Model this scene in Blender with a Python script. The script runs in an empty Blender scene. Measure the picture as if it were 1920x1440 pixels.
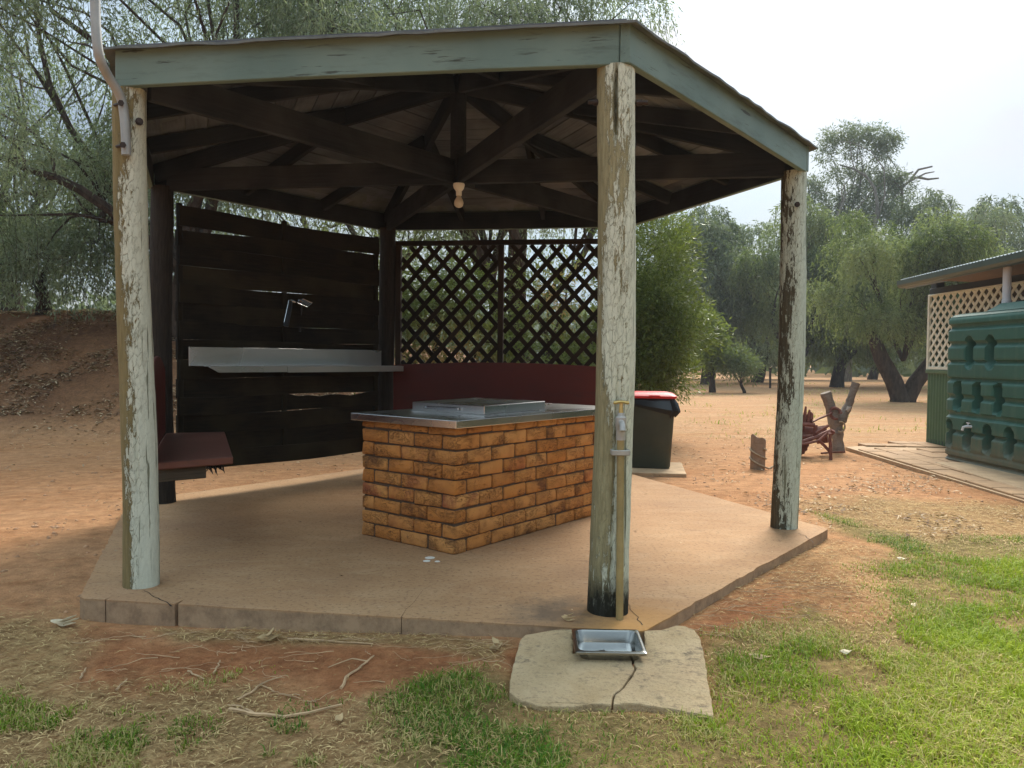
import bpy, bmesh, math, random
import numpy as np
from math import sin, cos, pi, radians, sqrt, atan2
from mathutils import Vector, Matrix

random.seed(7)
rng = np.random.default_rng(7)
S = bpy.context.scene
COL = S.collection

# ------------------------------------------------------------------ camera
F_PX, PITCH, ROLL, EYE = 1455.68, -0.0333, 0.00996, 1.15
cp, sp, cr, sr = cos(PITCH), sin(PITCH), cos(ROLL), sin(ROLL)
FWD = Vector((0, cp, sp)); UP0 = Vector((0, -sp, cp)); R0 = Vector((1, 0, 0))
RGT = cr * R0 + sr * UP0
UPV = -sr * R0 + cr * UP0
cam_d = bpy.data.cameras.new('camera')
cam_d.sensor_width = 36.0
cam_d.lens = F_PX / 1920 * 36.0
cam_d.clip_start = 0.05
cam_d.clip_end = 3000
cam = bpy.data.objects.new('camera', cam_d)
COL.objects.link(cam)
cam.matrix_world = Matrix(((RGT.x, UPV.x, -FWD.x, 0), (RGT.y, UPV.y, -FWD.y, 0), (RGT.z, UPV.z, -FWD.z, EYE), (0, 0, 0, 1)))
S.camera = cam

# ------------------------------------------------------------------ light
SUN_EL, SUN_AZ = radians(44), radians(21)        # azimuth: to the right of +Y
W = bpy.data.worlds.new('World'); S.world = W; W.use_nodes = True
wn, wl = W.node_tree.nodes, W.node_tree.links
wn.clear()
w_out = wn.new('ShaderNodeOutputWorld'); w_bg = wn.new('ShaderNodeBackground')
w_sky = wn.new('ShaderNodeTexSky'); w_sky.sky_type = 'NISHITA'; w_sky.sun_disc = False
w_sky.sun_elevation = SUN_EL; w_sky.sun_rotation = SUN_AZ
w_sky.air_density = 1.0; w_sky.dust_density = 2.5; w_sky.ozone_density = 1.0
w_tc = wn.new('ShaderNodeTexCoord'); w_map = wn.new('ShaderNodeMapping'); w_map.inputs['Scale'].default_value = (1.0, 1.0, 2.6)
w_map.inputs['Rotation'].default_value = (0.25, 0.12, 0.4)
w_no = wn.new('ShaderNodeTexNoise'); w_no.inputs['Scale'].default_value = 2.1; w_no.inputs['Detail'].default_value = 7; w_no.inputs['Roughness'].default_value = 0.5
w_rm = wn.new('ShaderNodeMapRange'); w_rm.inputs['From Min'].default_value = 0.42; w_rm.inputs['From Max'].default_value = 0.66
w_rm.inputs['To Min'].default_value = 0.10; w_rm.inputs['To Max'].default_value = 1.0
w_mix = wn.new('ShaderNodeMix'); w_mix.data_type = 'RGBA'
# thin overcast: white veil, brighter round the hidden sun (forward scattering)
w_dot = wn.new('ShaderNodeVectorMath'); w_dot.operation = 'DOT_PRODUCT'
w_dot.inputs[1].default_value = (sin(SUN_AZ) * cos(SUN_EL), cos(SUN_AZ) * cos(SUN_EL), sin(SUN_EL))
w_pw = wn.new('ShaderNodeMath'); w_pw.operation = 'POWER'
w_mx = wn.new('ShaderNodeMath'); w_mx.operation = 'MAXIMUM'; w_mx.inputs[1].default_value = 0.0
w_pw.inputs[1].default_value = 26.0
w_gl = wn.new('ShaderNodeMath'); w_gl.operation = 'MULTIPLY_ADD'; w_gl.inputs[1].default_value = 0.60; w_gl.inputs[2].default_value = 1.0
w_cl = wn.new('ShaderNodeVectorMath'); w_cl.operation = 'SCALE'; w_cl.inputs[0].default_value = (4.35, 5.45, 6.2)
wl.new(w_tc.outputs['Generated'], w_map.inputs['Vector']); wl.new(w_map.outputs[0], w_no.inputs['Vector'])
wl.new(w_no.outputs['Fac'], w_rm.inputs['Value']); wl.new(w_rm.outputs[0], w_mix.inputs['Factor'])
wl.new(w_tc.outputs['Generated'], w_dot.inputs[0]); wl.new(w_dot.outputs['Value'], w_mx.inputs[0]); wl.new(w_mx.outputs[0], w_pw.inputs[0])
wl.new(w_pw.outputs[0], w_gl.inputs[0])
# steeper than standard overcast: zenith out of view kept bright to light the ground
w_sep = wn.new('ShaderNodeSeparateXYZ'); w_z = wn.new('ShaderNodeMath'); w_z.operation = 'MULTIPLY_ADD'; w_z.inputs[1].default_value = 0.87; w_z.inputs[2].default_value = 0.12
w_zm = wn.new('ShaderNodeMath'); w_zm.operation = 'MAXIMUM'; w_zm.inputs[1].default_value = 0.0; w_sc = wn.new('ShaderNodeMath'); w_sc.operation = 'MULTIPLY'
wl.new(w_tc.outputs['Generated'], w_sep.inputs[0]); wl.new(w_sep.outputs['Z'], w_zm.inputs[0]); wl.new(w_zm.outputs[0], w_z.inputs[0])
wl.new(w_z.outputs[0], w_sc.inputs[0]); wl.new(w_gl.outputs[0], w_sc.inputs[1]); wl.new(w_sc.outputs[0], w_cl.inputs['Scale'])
w_ss = wn.new('ShaderNodeVectorMath'); w_ss.operation = 'SCALE'; w_ss.inputs['Scale'].default_value = 0.15; wl.new(w_sky.outputs[0], w_ss.inputs[0])
wl.new(w_ss.outputs[0], [i for i in w_mix.inputs if i.name == 'A' and i.type == 'RGBA'][0]); wl.new(w_cl.outputs[0], [i for i in w_mix.inputs if i.name == 'B' and i.type == 'RGBA'][0])
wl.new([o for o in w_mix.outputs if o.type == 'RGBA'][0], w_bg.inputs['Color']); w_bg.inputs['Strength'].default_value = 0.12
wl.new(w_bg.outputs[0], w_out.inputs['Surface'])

sun_d = bpy.data.lights.new('sun', 'SUN'); sun_d.energy = 1.25; sun_d.angle = radians(26); sun_d.color = (1.0, 0.95, 0.86)
sun = bpy.data.objects.new('sun', sun_d); COL.objects.link(sun)
sdir = Vector((sin(SUN_AZ) * cos(SUN_EL), cos(SUN_AZ) * cos(SUN_EL), sin(SUN_EL)))
sun.rotation_euler = sdir.to_track_quat('Z', 'Y').to_euler(); sun.location = (6, 12, 12)

S.view_settings.view_transform = 'Standard'; S.view_settings.look = 'None'
S.view_settings.exposure = 2.35; S.view_settings.gamma = 1.0; S.view_settings.use_curve_mapping = False
S.render.engine = 'CYCLES'
S.cycles.max_bounces = 8; S.cycles.diffuse_bounces = 4; S.cycles.transmission_bounces = 6
S.cycles.use_denoising = True

# ------------------------------------------------------------------ placing: where the line of sight through a photo pixel meets a plane
def ray(x, y):
    return FWD + (x - 960) / F_PX * RGT - (y - 720) / F_PX * UPV
def at_z(x, y, z):
    d = ray(x, y); t = (z - EYE) / d.z
    return Vector((0, 0, EYE)) + d * t
def at_y(x, y, Y):
    d = ray(x, y)
    return Vector((0, 0, EYE)) + d * (Y / d.y)

HUB = Vector((-0.4063, 5.6799)); RP = 2.3325; TH = 4.0448
def hexp(k, r, z=0.0):
    a = TH + pi / 3 * k
    return Vector((HUB.x + r * cos(a), HUB.y + r * sin(a), z))
GZ = -0.10                                         # ground level; slab top is z = 0

# ------------------------------------------------------------------ helpers
def tag(o, label=None, cat=None, group=None, kind=None):
    if label: o['label'] = label
    if cat: o['category'] = cat
    if group: o['group'] = group
    if kind: o['kind'] = kind
    return o
def thing(name, loc, label, cat, group=None, rz=0.0):
    o = bpy.data.objects.new(name, None); COL.objects.link(o)
    o.location = loc; o.rotation_euler = (0, 0, rz); o.empty_display_size = 0.1
    return tag(o, label, cat, group)
def link(name, me, mat=None, parent=None, loc=None, M=None):
    o = bpy.data.objects.new(name, me); COL.objects.link(o)
    if mat and not me.materials: me.materials.append(mat)
    if parent: o.parent = parent
    if M is not None: o.matrix_local = M
    elif loc is not None: o.location = loc
    return o
class MB:
    def __init__(s): s.v = []; s.f = []
    def add(s, vs, fs):
        b = len(s.v); s.v += [tuple(v) for v in vs]; s.f += [tuple(i + b for i in f) for f in fs]; return s
    def box(s, c, size, rz=0.0, M=None):
        hx, hy, hz = (q / 2 for q in size); vs = []
        for x in (-hx, hx):
            for y in (-hy, hy):
                for z in (-hz, hz):
                    p = Vector((x, y, z))
                    if M is not None: p = M @ p
                    elif rz: p = Vector((x * cos(rz) - y * sin(rz), x * sin(rz) + y * cos(rz), z))
                    vs.append(p + Vector(c))
        return s.add(vs, [(0, 1, 3, 2), (4, 6, 7, 5), (0, 4, 5, 1), (2, 3, 7, 6), (0, 2, 6, 4), (1, 5, 7, 3)])
    def prism(s, poly, z0, z1):
        n = len(poly); vs = [(p[0], p[1], z0 if not callable(z0) else z0(p)) for p in poly] + [(p[0], p[1], z1 if not callable(z1) else z1(p)) for p in poly]
        fs = [tuple(range(n - 1, -1, -1)), tuple(range(n, 2 * n))]
        fs += [(i, (i + 1) % n, n + (i + 1) % n, n + i) for i in range(n)]
        return s.add(vs, fs)
    def tube(s, pts, rad, n=8, cap=True):
        pts = [Vector(p) for p in pts]; m = len(pts)
        if not hasattr(rad, '__len__'): rad = [rad] * m
        vs = []; prev = None
        for i, p in enumerate(pts):
            t = (pts[min(i + 1, m - 1)] - pts[max(i - 1, 0)])
            t = t.normalized() if t.length > 1e-9 else Vector((0, 0, 1))
            if prev is None:
                a = Vector((1, 0, 0)) if abs(t.x) < .9 else Vector((0, 1, 0))
                u = (a - t * a.dot(t)).normalized()
            else:
                u = (prev - t * prev.dot(t)).normalized()
            prev = u; w = t.cross(u)
            for k in range(n):
                an = 2 * pi * k / n
                vs.append(p + (u * cos(an) + w * sin(an)) * rad[i])
        fs = [(i * n + k, i * n + (k + 1) % n, (i + 1) * n + (k + 1) % n, (i + 1) * n + k) for i in range(m - 1) for k in range(n)]
        if cap: fs += [tuple(range(n - 1, -1, -1)), tuple((m - 1) * n + k for k in range(n))]
        return s.add(vs, fs)
    def lathe(s, prof, c=(0, 0, 0), n=20):
        c = Vector(c); vs = []; m = len(prof)
        for r, z in prof:
            for k in range(n): vs.append(c + Vector((r * cos(2 * pi * k / n), r * sin(2 * pi * k / n), z)))
        fs = [(i * n + k, i * n + (k + 1) % n, (i + 1) * n + (k + 1) % n, (i + 1) * n + k) for i in range(m - 1) for k in range(n)]
        fs += [tuple(range(n - 1, -1, -1)), tuple((m - 1) * n + k for k in range(n))]
        return s.add(vs, fs)
    def mesh(s, name, smooth=False, bevel=0.0, seg=1, ang=30):
        me = bpy.data.meshes.new(name); me.from_pydata(s.v, [], s.f)
        bm = bmesh.new(); bm.from_mesh(me)
        bmesh.ops.recalc_face_normals(bm, faces=bm.faces)
        if bevel > 0:
            es = [e for e in bm.edges if len(e.link_faces) == 2 and e.calc_face_angle(0) > radians(ang)]
            bmesh.ops.bevel(bm, geom=es, offset=bevel, segments=seg, affect='EDGES', profile=0.6, clamp_overlap=True)
        bm.to_mesh(me); bm.free()
        if smooth:
            me.polygons.foreach_set('use_smooth', [True] * len(me.polygons))
            try: me.set_sharp_from_angle(angle=radians(38))
            except Exception: pass
        return me
    def build(s, name, mat, parent=None, smooth=False, bevel=0.0, seg=1, loc=None, M=None, world=True):
        """vertices are in world space; moved into the parent's frame (parents here are unrotated unless world=False)"""
        if parent is not None and world and loc is None and M is None:
            L = parent_loc(parent); s.v = [(v[0] - L.x, v[1] - L.y, v[2] - L.z) for v in s.v]
        return link(name, s.mesh(name, smooth, bevel, seg), mat, parent, loc, M)
def parent_loc(o):
    L = Vector((0, 0, 0))
    while o is not None:
        L = L + o.location; o = o.parent
    return L
def frame(p0, p1, up=Vector((0, 0, 1))):
    """matrix with X along p0->p1, Z as near to up as possible, origin p0"""
    x = (p1 - p0).normalized(); y = up.cross(x).normalized(); z = x.cross(y)
    return Matrix(((x.x, y.x, z.x, p0.x), (x.y, y.y, z.y, p0.y), (x.z, y.z, z.z, p0.z), (0, 0, 0, 1)))
def beam(name, p0, p1, w, h, mat, parent, up=Vector((0, 0, 1)), bevel=0.004, warp=0.0, zoff=0.0):
    """timber from p0 to p1 as an object of its own, local X along the grain"""
    p0, p1 = Vector(p0), Vector(p1); L = (p1 - p0).length
    M = frame(p0, p1, up); nseg = 6 if warp else 1
    b = MB(); vs = []; fs = []
    for i in range(nseg + 1):
        t = i / nseg; wy = warp * sin(pi * t) * random.uniform(.6, 1)
        for (y, z) in ((-w / 2, -h / 2), (w / 2, -h / 2), (w / 2, h / 2), (-w / 2, h / 2)):
            vs.append((L * t, y + wy, z + zoff + wy * .4))
    for i in range(nseg):
        for k in range(4): fs.append((i * 4 + k, i * 4 + (k + 1) % 4, i * 4 + 4 + (k + 1) % 4, i * 4 + 4 + k))
    fs += [(3, 2, 1, 0), tuple(nseg * 4 + k for k in range(4))]
    b.add(vs, fs)
    if parent is not None:
        P = parent_loc(parent); M = Matrix.Translation(-P) @ M
    return b.build(name, mat, parent, bevel=bevel, M=M)
def npmesh(name, V, Fq, mat, parent=None, loc=None, attr=None, smooth=False, tri=None):
    """fast mesh from numpy: V (n,3), Fq (m,4) quads, tri (k,3) triangles"""
    me = bpy.data.meshes.new(name)
    nq = 0 if Fq is None else len(Fq); nt = 0 if tri is None else len(tri)
    me.vertices.add(len(V)); me.vertices.foreach_set('co', np.asarray(V, np.float32).ravel())
    loops = np.concatenate([np.asarray(Fq, np.int32).ravel() if nq else np.zeros(0, np.int32), np.asarray(tri, np.int32).ravel() if nt else np.zeros(0, np.int32)])
    me.loops.add(len(loops)); me.loops.foreach_set('vertex_index', loops)
    st = np.concatenate([np.arange(nq) * 4, nq * 4 + np.arange(nt) * 3]).astype(np.int32)
    me.polygons.add(nq + nt); me.polygons.foreach_set('loop_start', st)
    if attr:
        for k, a in attr.items():
            at = me.attributes.new(k, 'FLOAT', 'POINT'); at.data.foreach_set('value', np.asarray(a, np.float32))
    if smooth: me.polygons.foreach_set('use_smooth', np.ones(nq + nt, bool))
    me.update(calc_edges=True); me.validate()
    return link(name, me, mat, parent, loc)

def sstep(a, b, x):
    t = np.clip((x - a) / (b - a), 0, 1); return t * t * (3 - 2 * t)
_perm = np.random.default_rng(3).random((256, 256))
def vnoise(x, y):
    xi = np.floor(x).astype(int); yi = np.floor(y).astype(int); fx = x - xi; fy = y - yi
    fx = fx * fx * (3 - 2 * fx); fy = fy * fy * (3 - 2 * fy)
    g = lambda i, j: _perm[i % 256, j % 256]
    return (g(xi, yi) * (1 - fx) + g(xi + 1, yi) * fx) * (1 - fy) + (g(xi, yi + 1) * (1 - fx) + g(xi + 1, yi + 1) * fx) * fy
def fbm(x, y, o=4):
    s = 0; a = .5; t = 0
    for i in range(o):
        s = s + a * vnoise(x * 2 ** i + 17.3 * i, y * 2 ** i + 9.1 * i); t += a; a *= .5
    return s / t
def poly_in(px, py, poly):
    ins = np.zeros(px.shape, bool); n = len(poly)
    for i in range(n):
        x0, y0 = poly[i][0], poly[i][1]; x1, y1 = poly[(i + 1) % n][0], poly[(i + 1) % n][1]
        c = ((y0 > py) != (y1 > py)) & (px < (x1 - x0) * (py - y0) / (y1 - y0 + 1e-12) + x0)
        ins ^= c
    return ins
def poly_soft(px, py, poly, w):
    """1 well inside, 0 well outside, soft over +-w"""
    d = np.full(px.shape, 1e9); n = len(poly)
    for i in range(n):
        x0, y0 = poly[i][0], poly[i][1]; dx, dy = poly[(i + 1) % n][0] - x0, poly[(i + 1) % n][1] - y0
        t = np.clip(((px - x0) * dx + (py - y0) * dy) / (dx * dx + dy * dy + 1e-12), 0, 1)
        d = np.minimum(d, np.hypot(px - x0 - t * dx, py - y0 - t * dy))
    d = np.where(poly_in(px, py, poly), d, -d)
    return sstep(-w, w, d)

# ------------------------------------------------------------------ materials
class N:
    """small node-tree writer"""
    def __init__(s, name, rough=0.8, metal=0.0, spec=0.3):
        s.m = bpy.data.materials.new(name); s.m.use_nodes = True
        s.t = s.m.node_tree; s.n = s.t.nodes; s.l = s.t.links
        s.b = s.n['Principled BSDF']; s.b.inputs['Roughness'].default_value = rough; s.b.inputs['Metallic'].default_value = metal
        s.b.inputs['Specular IOR Level'].default_value = spec
        s._tc = None
    def tc(s, o='Object'):
        if s._tc is None: s._tc = s.n.new('ShaderNodeTexCoord')
        return s._tc.outputs[o]
    def rnd(s): return s.n.new('ShaderNodeObjectInfo').outputs['Random']
    def attr(s, name):
        a = s.n.new('ShaderNodeAttribute'); a.attribute_name = name; return a.outputs['Fac']
    def vec(s, src=None, scale=(1, 1, 1), shift=True):
        m = s.n.new('ShaderNodeMapping'); m.inputs['Scale'].default_value = scale
        s.l.new(src or s.tc(), m.inputs['Vector'])
        if shift:
            c = s.n.new('ShaderNodeCombineXYZ'); r = s.math('MULTIPLY', s.rnd(), 37.0)
            for i in range(3): s.l.new(r, c.inputs[i])
            s.l.new(c.outputs[0], m.inputs['Location'])
        return m.outputs[0]
    def noise(s, v, scale=5, detail=5, rough=.55, dist=0):
        t = s.n.new('ShaderNodeTexNoise'); s.l.new(v, t.inputs['Vector'])
        t.inputs['Scale'].default_value = scale; t.inputs['Detail'].default_value = detail; t.inputs['Roughness'].default_value = rough; t.inputs['Distortion'].default_value = dist
        return t.outputs['Fac']
    def voro(s, v, scale=5, feat='F1', out='Distance'):
        t = s.n.new('ShaderNodeTexVoronoi'); t.feature = feat; s.l.new(v, t.inputs['Vector']); t.inputs['Scale'].default_value = scale
        return t.outputs[out]
    def math(s, op, a, b=None, c=None, clamp=False):
        t = s.n.new('ShaderNodeMath'); t.operation = op; t.use_clamp = clamp
        for i, x in enumerate((a, b, c)):
            if x is None: continue
            if isinstance(x, (int, float)): t.inputs[i].default_value = x
            else: s.l.new(x, t.inputs[i])
        return t.outputs[0]
    def rng(s, f, a, b, lo=0.0, hi=1.0):
        t = s.n.new('ShaderNodeMapRange'); s.l.new(f, t.inputs[0])
        for i, x in enumerate((a, b, lo, hi)): t.inputs[i + 1].default_value = x
        return t.outputs[0]
    def mix(s, f, a, b, mode='MIX'):
        t = s.n.new('ShaderNodeMix'); t.data_type = 'RGBA'; t.blend_type = mode
        for key, x in (('Factor', f), ('A', a), ('B', b)):
            sock = t.inputs[key] if key == 'Factor' else [i for i in t.inputs if i.name == key and i.type == 'RGBA'][0]
            if isinstance(x, (int, float)): sock.default_value = x
            elif isinstance(x, tuple): sock.default_value = (*x, 1)
            else: s.l.new(x, sock)
        return [o for o in t.outputs if o.type == 'RGBA'][0]
    def sep(s, v):
        t = s.n.new('ShaderNodeSeparateXYZ'); s.l.new(v, t.inputs[0]); return t.outputs
    def col(s, c):
        if isinstance(c, tuple): s.b.inputs['Base Color'].default_value = (*c, 1)
        else: s.l.new(c, s.b.inputs['Base Color'])
        return s
    def rough(s, r):
        s.l.new(r, s.b.inputs['Roughness']); return s
    def bump(s, h, strength=.4, dist=.01):
        t = s.n.new('ShaderNodeBump'); t.inputs['Strength'].default_value = strength; t.inputs['Distance'].default_value = dist
        s.l.new(h, t.inputs['Height']); s.l.new(t.outputs[0], s.b.inputs['Normal']); return s

def m_timber(name, dark, mid, light, rough=.85, scale=1.0, spec=.2):
    """weathered sawn timber, grain along local X"""
    k = N(name, rough, spec=spec)
    g = k.noise(k.vec(scale=(1.2 * scale, 22 * scale, 22 * scale)), 3, 6, .6)
    f = k.noise(k.vec(scale=(6 * scale, 120 * scale, 120 * scale)), 2, 3, .6)
    bl = k.noise(k.vec(scale=(1, 1, 1)), 2.2, 3)
    c = k.mix(k.rng(g, .3, .7), dark, mid); c = k.mix(k.rng(bl, .45, .75), c, light)
    r = k.rng(k.rnd(), 0, 1, .72, 1.15); c = k.mix(1.0, c, rgbval(k, r), 'MULTIPLY')
    k.col(c); k.bump(k.math('ADD', g, k.math('MULTIPLY', f, .6)), .35, .006)
    return k.m
def rgbval(k, f):
    t = k.n.new('ShaderNodeCombineColor')
    for i in range(3): k.l.new(f, t.inputs[i])
    return t.outputs[0]
def m_painted(name, paint, paint2, under, wear=.62, rough=.55):
    """painted timber, grain along X, fine cracks showing the wood"""
    k = N(name, rough, spec=.35)
    v = k.vec(scale=(1.0, 14, 14)); cr = k.noise(v, 3.2, 7, .62, .3); bl = k.noise(k.vec(), 1.7, 4)
    cr2 = k.noise(k.vec(scale=(2.2, 60, 60)), 2.0, 4, .6)
    c = k.mix(k.rng(bl, .3, .7), paint, paint2)
    gm = k.noise(k.vec(scale=(.8, 5, 5)), 4.0, 7, .7); c = k.mix(k.rng(gm, .52, .74, 0, .55), c, under)
    w = k.math('MAXIMUM', k.rng(cr, wear, wear + .05), k.rng(cr2, .70, .74, 0, .7))
    c = k.mix(w, c, under); k.col(c)
    k.bump(k.math('SUBTRACT', k.math('MULTIPLY', cr2, .4), w), .3, .004)
    return k.m
def m_post(name, thr, bare, bare2, paint, base_black=0.0, ang=0.0, amp=.55):
    """round log with old flaking paint: bare on one side, paint on the other; local Z up"""
    k = N(name, .82, spec=.2)
    X, Y, Z = k.sep(k.tc())
    side = k.math('ADD', k.math('MULTIPLY', X, cos(ang) / .09), k.math('MULTIPLY', Y, sin(ang) / .09))
    big = k.noise(k.vec(scale=(7, 7, 1.1)), 1.4, 4, .55, .4)
    fl = k.noise(k.vec(scale=(22, 22, 6.0)), 2.4, 9, .74, .6)
    fl2 = k.noise(k.vec(scale=(90, 90, 7)), 1.2, 5, .6)
    crk = k.noise(k.vec(scale=(60, 60, 1.6)), 1.0, 4, .55, .2)
    s = k.math('ADD', k.math('MULTIPLY', side, amp), k.math('MULTIPLY', k.math('SUBTRACT', big, .5), 3.4))
    s = k.math('ADD', s, k.math('MULTIPLY', k.math('SUBTRACT', fl, .5), 3.2))
    s = k.math('ADD', s, k.math('MULTIPLY', k.math('SUBTRACT', fl2, .5), .9))
    mask = k.rng(s, thr - .05, thr + .06)
    wood = k.mix(k.rng(fl2, .35, .65), bare, bare2)
    wood = k.mix(k.rng(big, .5, .72, 0, .8), wood, bare)
    pt = k.mix(k.rng(fl, .35, .7), paint, tuple(q * .80 for q in paint))
    hair = k.rng(crk, .615, .64)
    pt = k.mix(k.math('MULTIPLY', hair, .85), pt, (.12, .12, .07))
    vc = k.n.new('ShaderNodeVectorMath'); vc.operation = 'ADD'; wob = k.n.new('ShaderNodeCombineXYZ'); wv = k.math('MULTIPLY', k.math('SUBTRACT', fl, .5), 1.6)
    for i_ in range(3): k.l.new(wv, wob.inputs[i_])
    k.l.new(k.vec(scale=(30, 30, 11)), vc.inputs[0]); k.l.new(wob.outputs[0], vc.inputs[1])
    cell = k.voro(vc.outputs[0], 1.6, 'DISTANCE_TO_EDGE'); craze = k.math('MULTIPLY', k.rng(cell, .02, .06, 1, 0), k.rng(s, thr + .15, thr + 1.3, 1, .12))
    pt = k.mix(k.math('MULTIPLY', craze, .75), pt, (.13, .12, .065))
    lip = k.math('MULTIPLY', k.rng(s, thr - .22, thr - .05), k.rng(s, thr - .05, thr + .02, 1, 0)); wood = k.mix(k.math('MULTIPLY', lip, .6), wood, (.05, .042, .025))  # shadow under the flake edges, painted into the bare wood colour
    c = k.mix(mask, wood, pt)
    if base_black:
        e = k.math('ADD', Z, k.math('MULTIPLY', k.math('SUBTRACT', fl, .5), .34))
        c = k.mix(k.rng(e, base_black * .35, base_black * 1.0, .97, 0), c, (.012, .012, .008))
    k.col(c)
    h = k.math('ADD', k.math('MULTIPLY', mask, .9), k.math('MULTIPLY', fl2, .7)); h = k.math('SUBTRACT', h, k.math('ADD', k.math('MULTIPLY', hair, .8), k.math('MULTIPLY', craze, .6)))
    k.bump(h, .55, .004)
    return k.m
def m_plain(name, c, rough=.5, metal=0, spec=.4, var=.12, scale=6, bump=0.0, dirt=None):
    k = N(name, rough, metal, spec)
    n = k.noise(k.vec(), scale, 5, .6)
    cc = k.mix(k.rng(n, .3, .7), tuple(q * (1 - var) for q in c), tuple(min(1, q * (1 + var)) for q in c))
    if dirt:
        n2 = k.noise(k.vec(), scale * .4, 6, .65); cc = k.mix(k.rng(n2, .5, .72, 0, .7), cc, dirt)
    k.col(cc)
    if bump: k.bump(k.noise(k.vec(), scale * 8, 4), bump, .004)
    return k.m
def m_leaf(name, dark, light, dry=None, trans=.35, rough=.6):
    k = N(name, rough, spec=.25)
    t = k.attr('tint'); c = k.mix(t, dark, light)
    if dry: c = k.mix(k.rng(k.attr('dry'), .0, 1.0), c, dry)
    k.col(c)
    tr = k.n.new('ShaderNodeBsdfTranslucent'); ms = k.n.new('ShaderNodeMixShader'); ms.inputs[0].default_value = trans
    tc = k.mix(.35, c, (.30, .42, .05)); k.l.new(tc, tr.inputs['Color'])
    k.l.new(k.b.outputs[0], ms.inputs[1]); k.l.new(tr.outputs[0], ms.inputs[2])
    k.l.new(ms.outputs[0], k.n['Material Output'].inputs['Surface'])
    return k.m

M_FASCIA = m_painted('fascia_green_paint', (.115, .172, .145), (.180, .245, .205), (.05, .06, .045), .625)
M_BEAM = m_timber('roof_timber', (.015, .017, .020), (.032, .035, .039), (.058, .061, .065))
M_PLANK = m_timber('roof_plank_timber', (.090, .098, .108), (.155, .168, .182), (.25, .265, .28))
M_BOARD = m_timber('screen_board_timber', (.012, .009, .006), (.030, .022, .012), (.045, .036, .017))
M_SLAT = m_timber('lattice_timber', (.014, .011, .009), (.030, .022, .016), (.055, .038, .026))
M_MAROON = m_painted('maroon_paint', (.085, .009, .004), (.12, .013, .005), (.04, .015, .01), .72, .45)
M_SEAT = m_painted('maroon_seat_paint', (.145, .052, .036), (.19, .074, .05), (.08, .05, .035), .70, .4)
M_POST_A = m_post('post_paint_left', -.35, (.19, .15, .065), (.27, .21, .10), (.64, .65, .52), 0, ang=0, amp=1.7)
M_POST_B = m_post('post_paint_front', -.15, (.24, .205, .11), (.35, .31, .175), (.64, .65, .51), .20, ang=0, amp=.85)
M_POST_C = m_post('post_paint_right', -.32, (.060, .053, .034), (.125, .105, .065), (.54, .58, .47), 0, ang=0, amp=.62)
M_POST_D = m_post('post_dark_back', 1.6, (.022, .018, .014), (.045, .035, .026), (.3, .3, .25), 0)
M_ROOF = m_plain('roof_sheet_felt', (.13, .145, .14), .9, var=.3, scale=10, bump=.5, dirt=(.19, .18, .16))
M_BOLT = m_plain('rusty_bolt', (.05, .035, .028), .6, .6)
def m_steel(name, c, rough):
    k = N(name, rough, 1.0); n = k.noise(k.vec(scale=(2, 60, 60)), 3, 4); s = k.noise(k.vec(), 1.6, 2, .4)
    k.col(k.mix(k.rng(s, .4, .75), c, tuple(q * .9 for q in c))); k.rough(k.rng(s, .35, .7, rough - .04, rough + .07))
    return k.m
M_STEEL = m_steel('brushed_steel', (.60, .585, .565), .28)
M_SHINY = m_steel('polished_steel', (.60, .61, .61), .16)
M_PAN = m_steel('stained_steel', (.36, .36, .335), .22)
M_GALV = m_plain('galvanised_steel', (.42, .41, .38), .5, .35, var=.2, scale=14, dirt=(.30, .25, .18))
M_PIPE = m_plain('old_mast_pipe', (.33, .33, .31), .55, .3, var=.15, scale=9)
M_BRASS = m_plain('brass', (.60, .42, .16), .35, .9, var=.15, scale=40)
M_PIPE_DIRTY = m_plain('dirty_standpipe', (.33, .25, .11), .55, .25, var=.2, scale=16, dirt=(.42, .28, .09))
M_WHITE = m_plain('white_porcelain', (.80, .78, .70), .35, var=.05)
M_BULB = m_plain('frosted_bulb', (.66, .58, .46), .3, var=.08)
M_PVC = m_plain('white_pvc', (.66, .65, .66), .35, var=.06)
def m_brick():
    k = N('tan_brick', .85, spec=.15)
    r = k.rnd(); v = k.vec()
    n = k.noise(v, 9, 6, .6); cr = k.noise(k.vec(scale=(1, 1.4, 2.6)), 13, 7, .7, 1.6); sp_ = k.noise(v, 70, 3, .6); bl = k.noise(v, 6.5, 3, .5)
    base = k.mix(r, (.52, .205, .052), (.65, .31, .10))
    base = k.mix(k.rng(n, .45, .75, 0, .8), base, (.40, .165, .055))
    ra = k.math('FRACT', k.math('MULTIPLY', r, 7.31))
    base = k.mix(k.math('MULTIPLY', k.rng(bl, .51, .63), k.rng(ra, .60, .95, 0, .72)), base, (.085, .038, .028))
    base = k.mix(k.math('MULTIPLY', k.rng(n, .4, .6), k.rng(ra, .10, 0.0, 0, .8)), base, (.30, .075, .05))
    crack = k.rng(k.math('ABSOLUTE', k.math('SUBTRACT', cr, .5)), 0, .030, 1, 0)
    crack = k.math('MULTIPLY', crack, k.rng(bl, .38, .55))
    base = k.mix(k.math('MULTIPLY', crack, .9), base, (.07, .03, .015))
    base = k.mix(k.rng(sp_, .66, .74, 0, .7), base, (.06, .03, .018))
    k.col(base); h = k.math('SUBTRACT', k.math('ADD', k.math('MULTIPLY', n, .6), k.math('MULTIPLY', sp_, .25)), crack); k.bump(h, .7, .006)
    return k.m
M_BRICK = m_brick()
M_MORTAR = m_plain('brown_mortar', (.105, .07, .045), .95, var=.25, scale=30, bump=.5)
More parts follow.
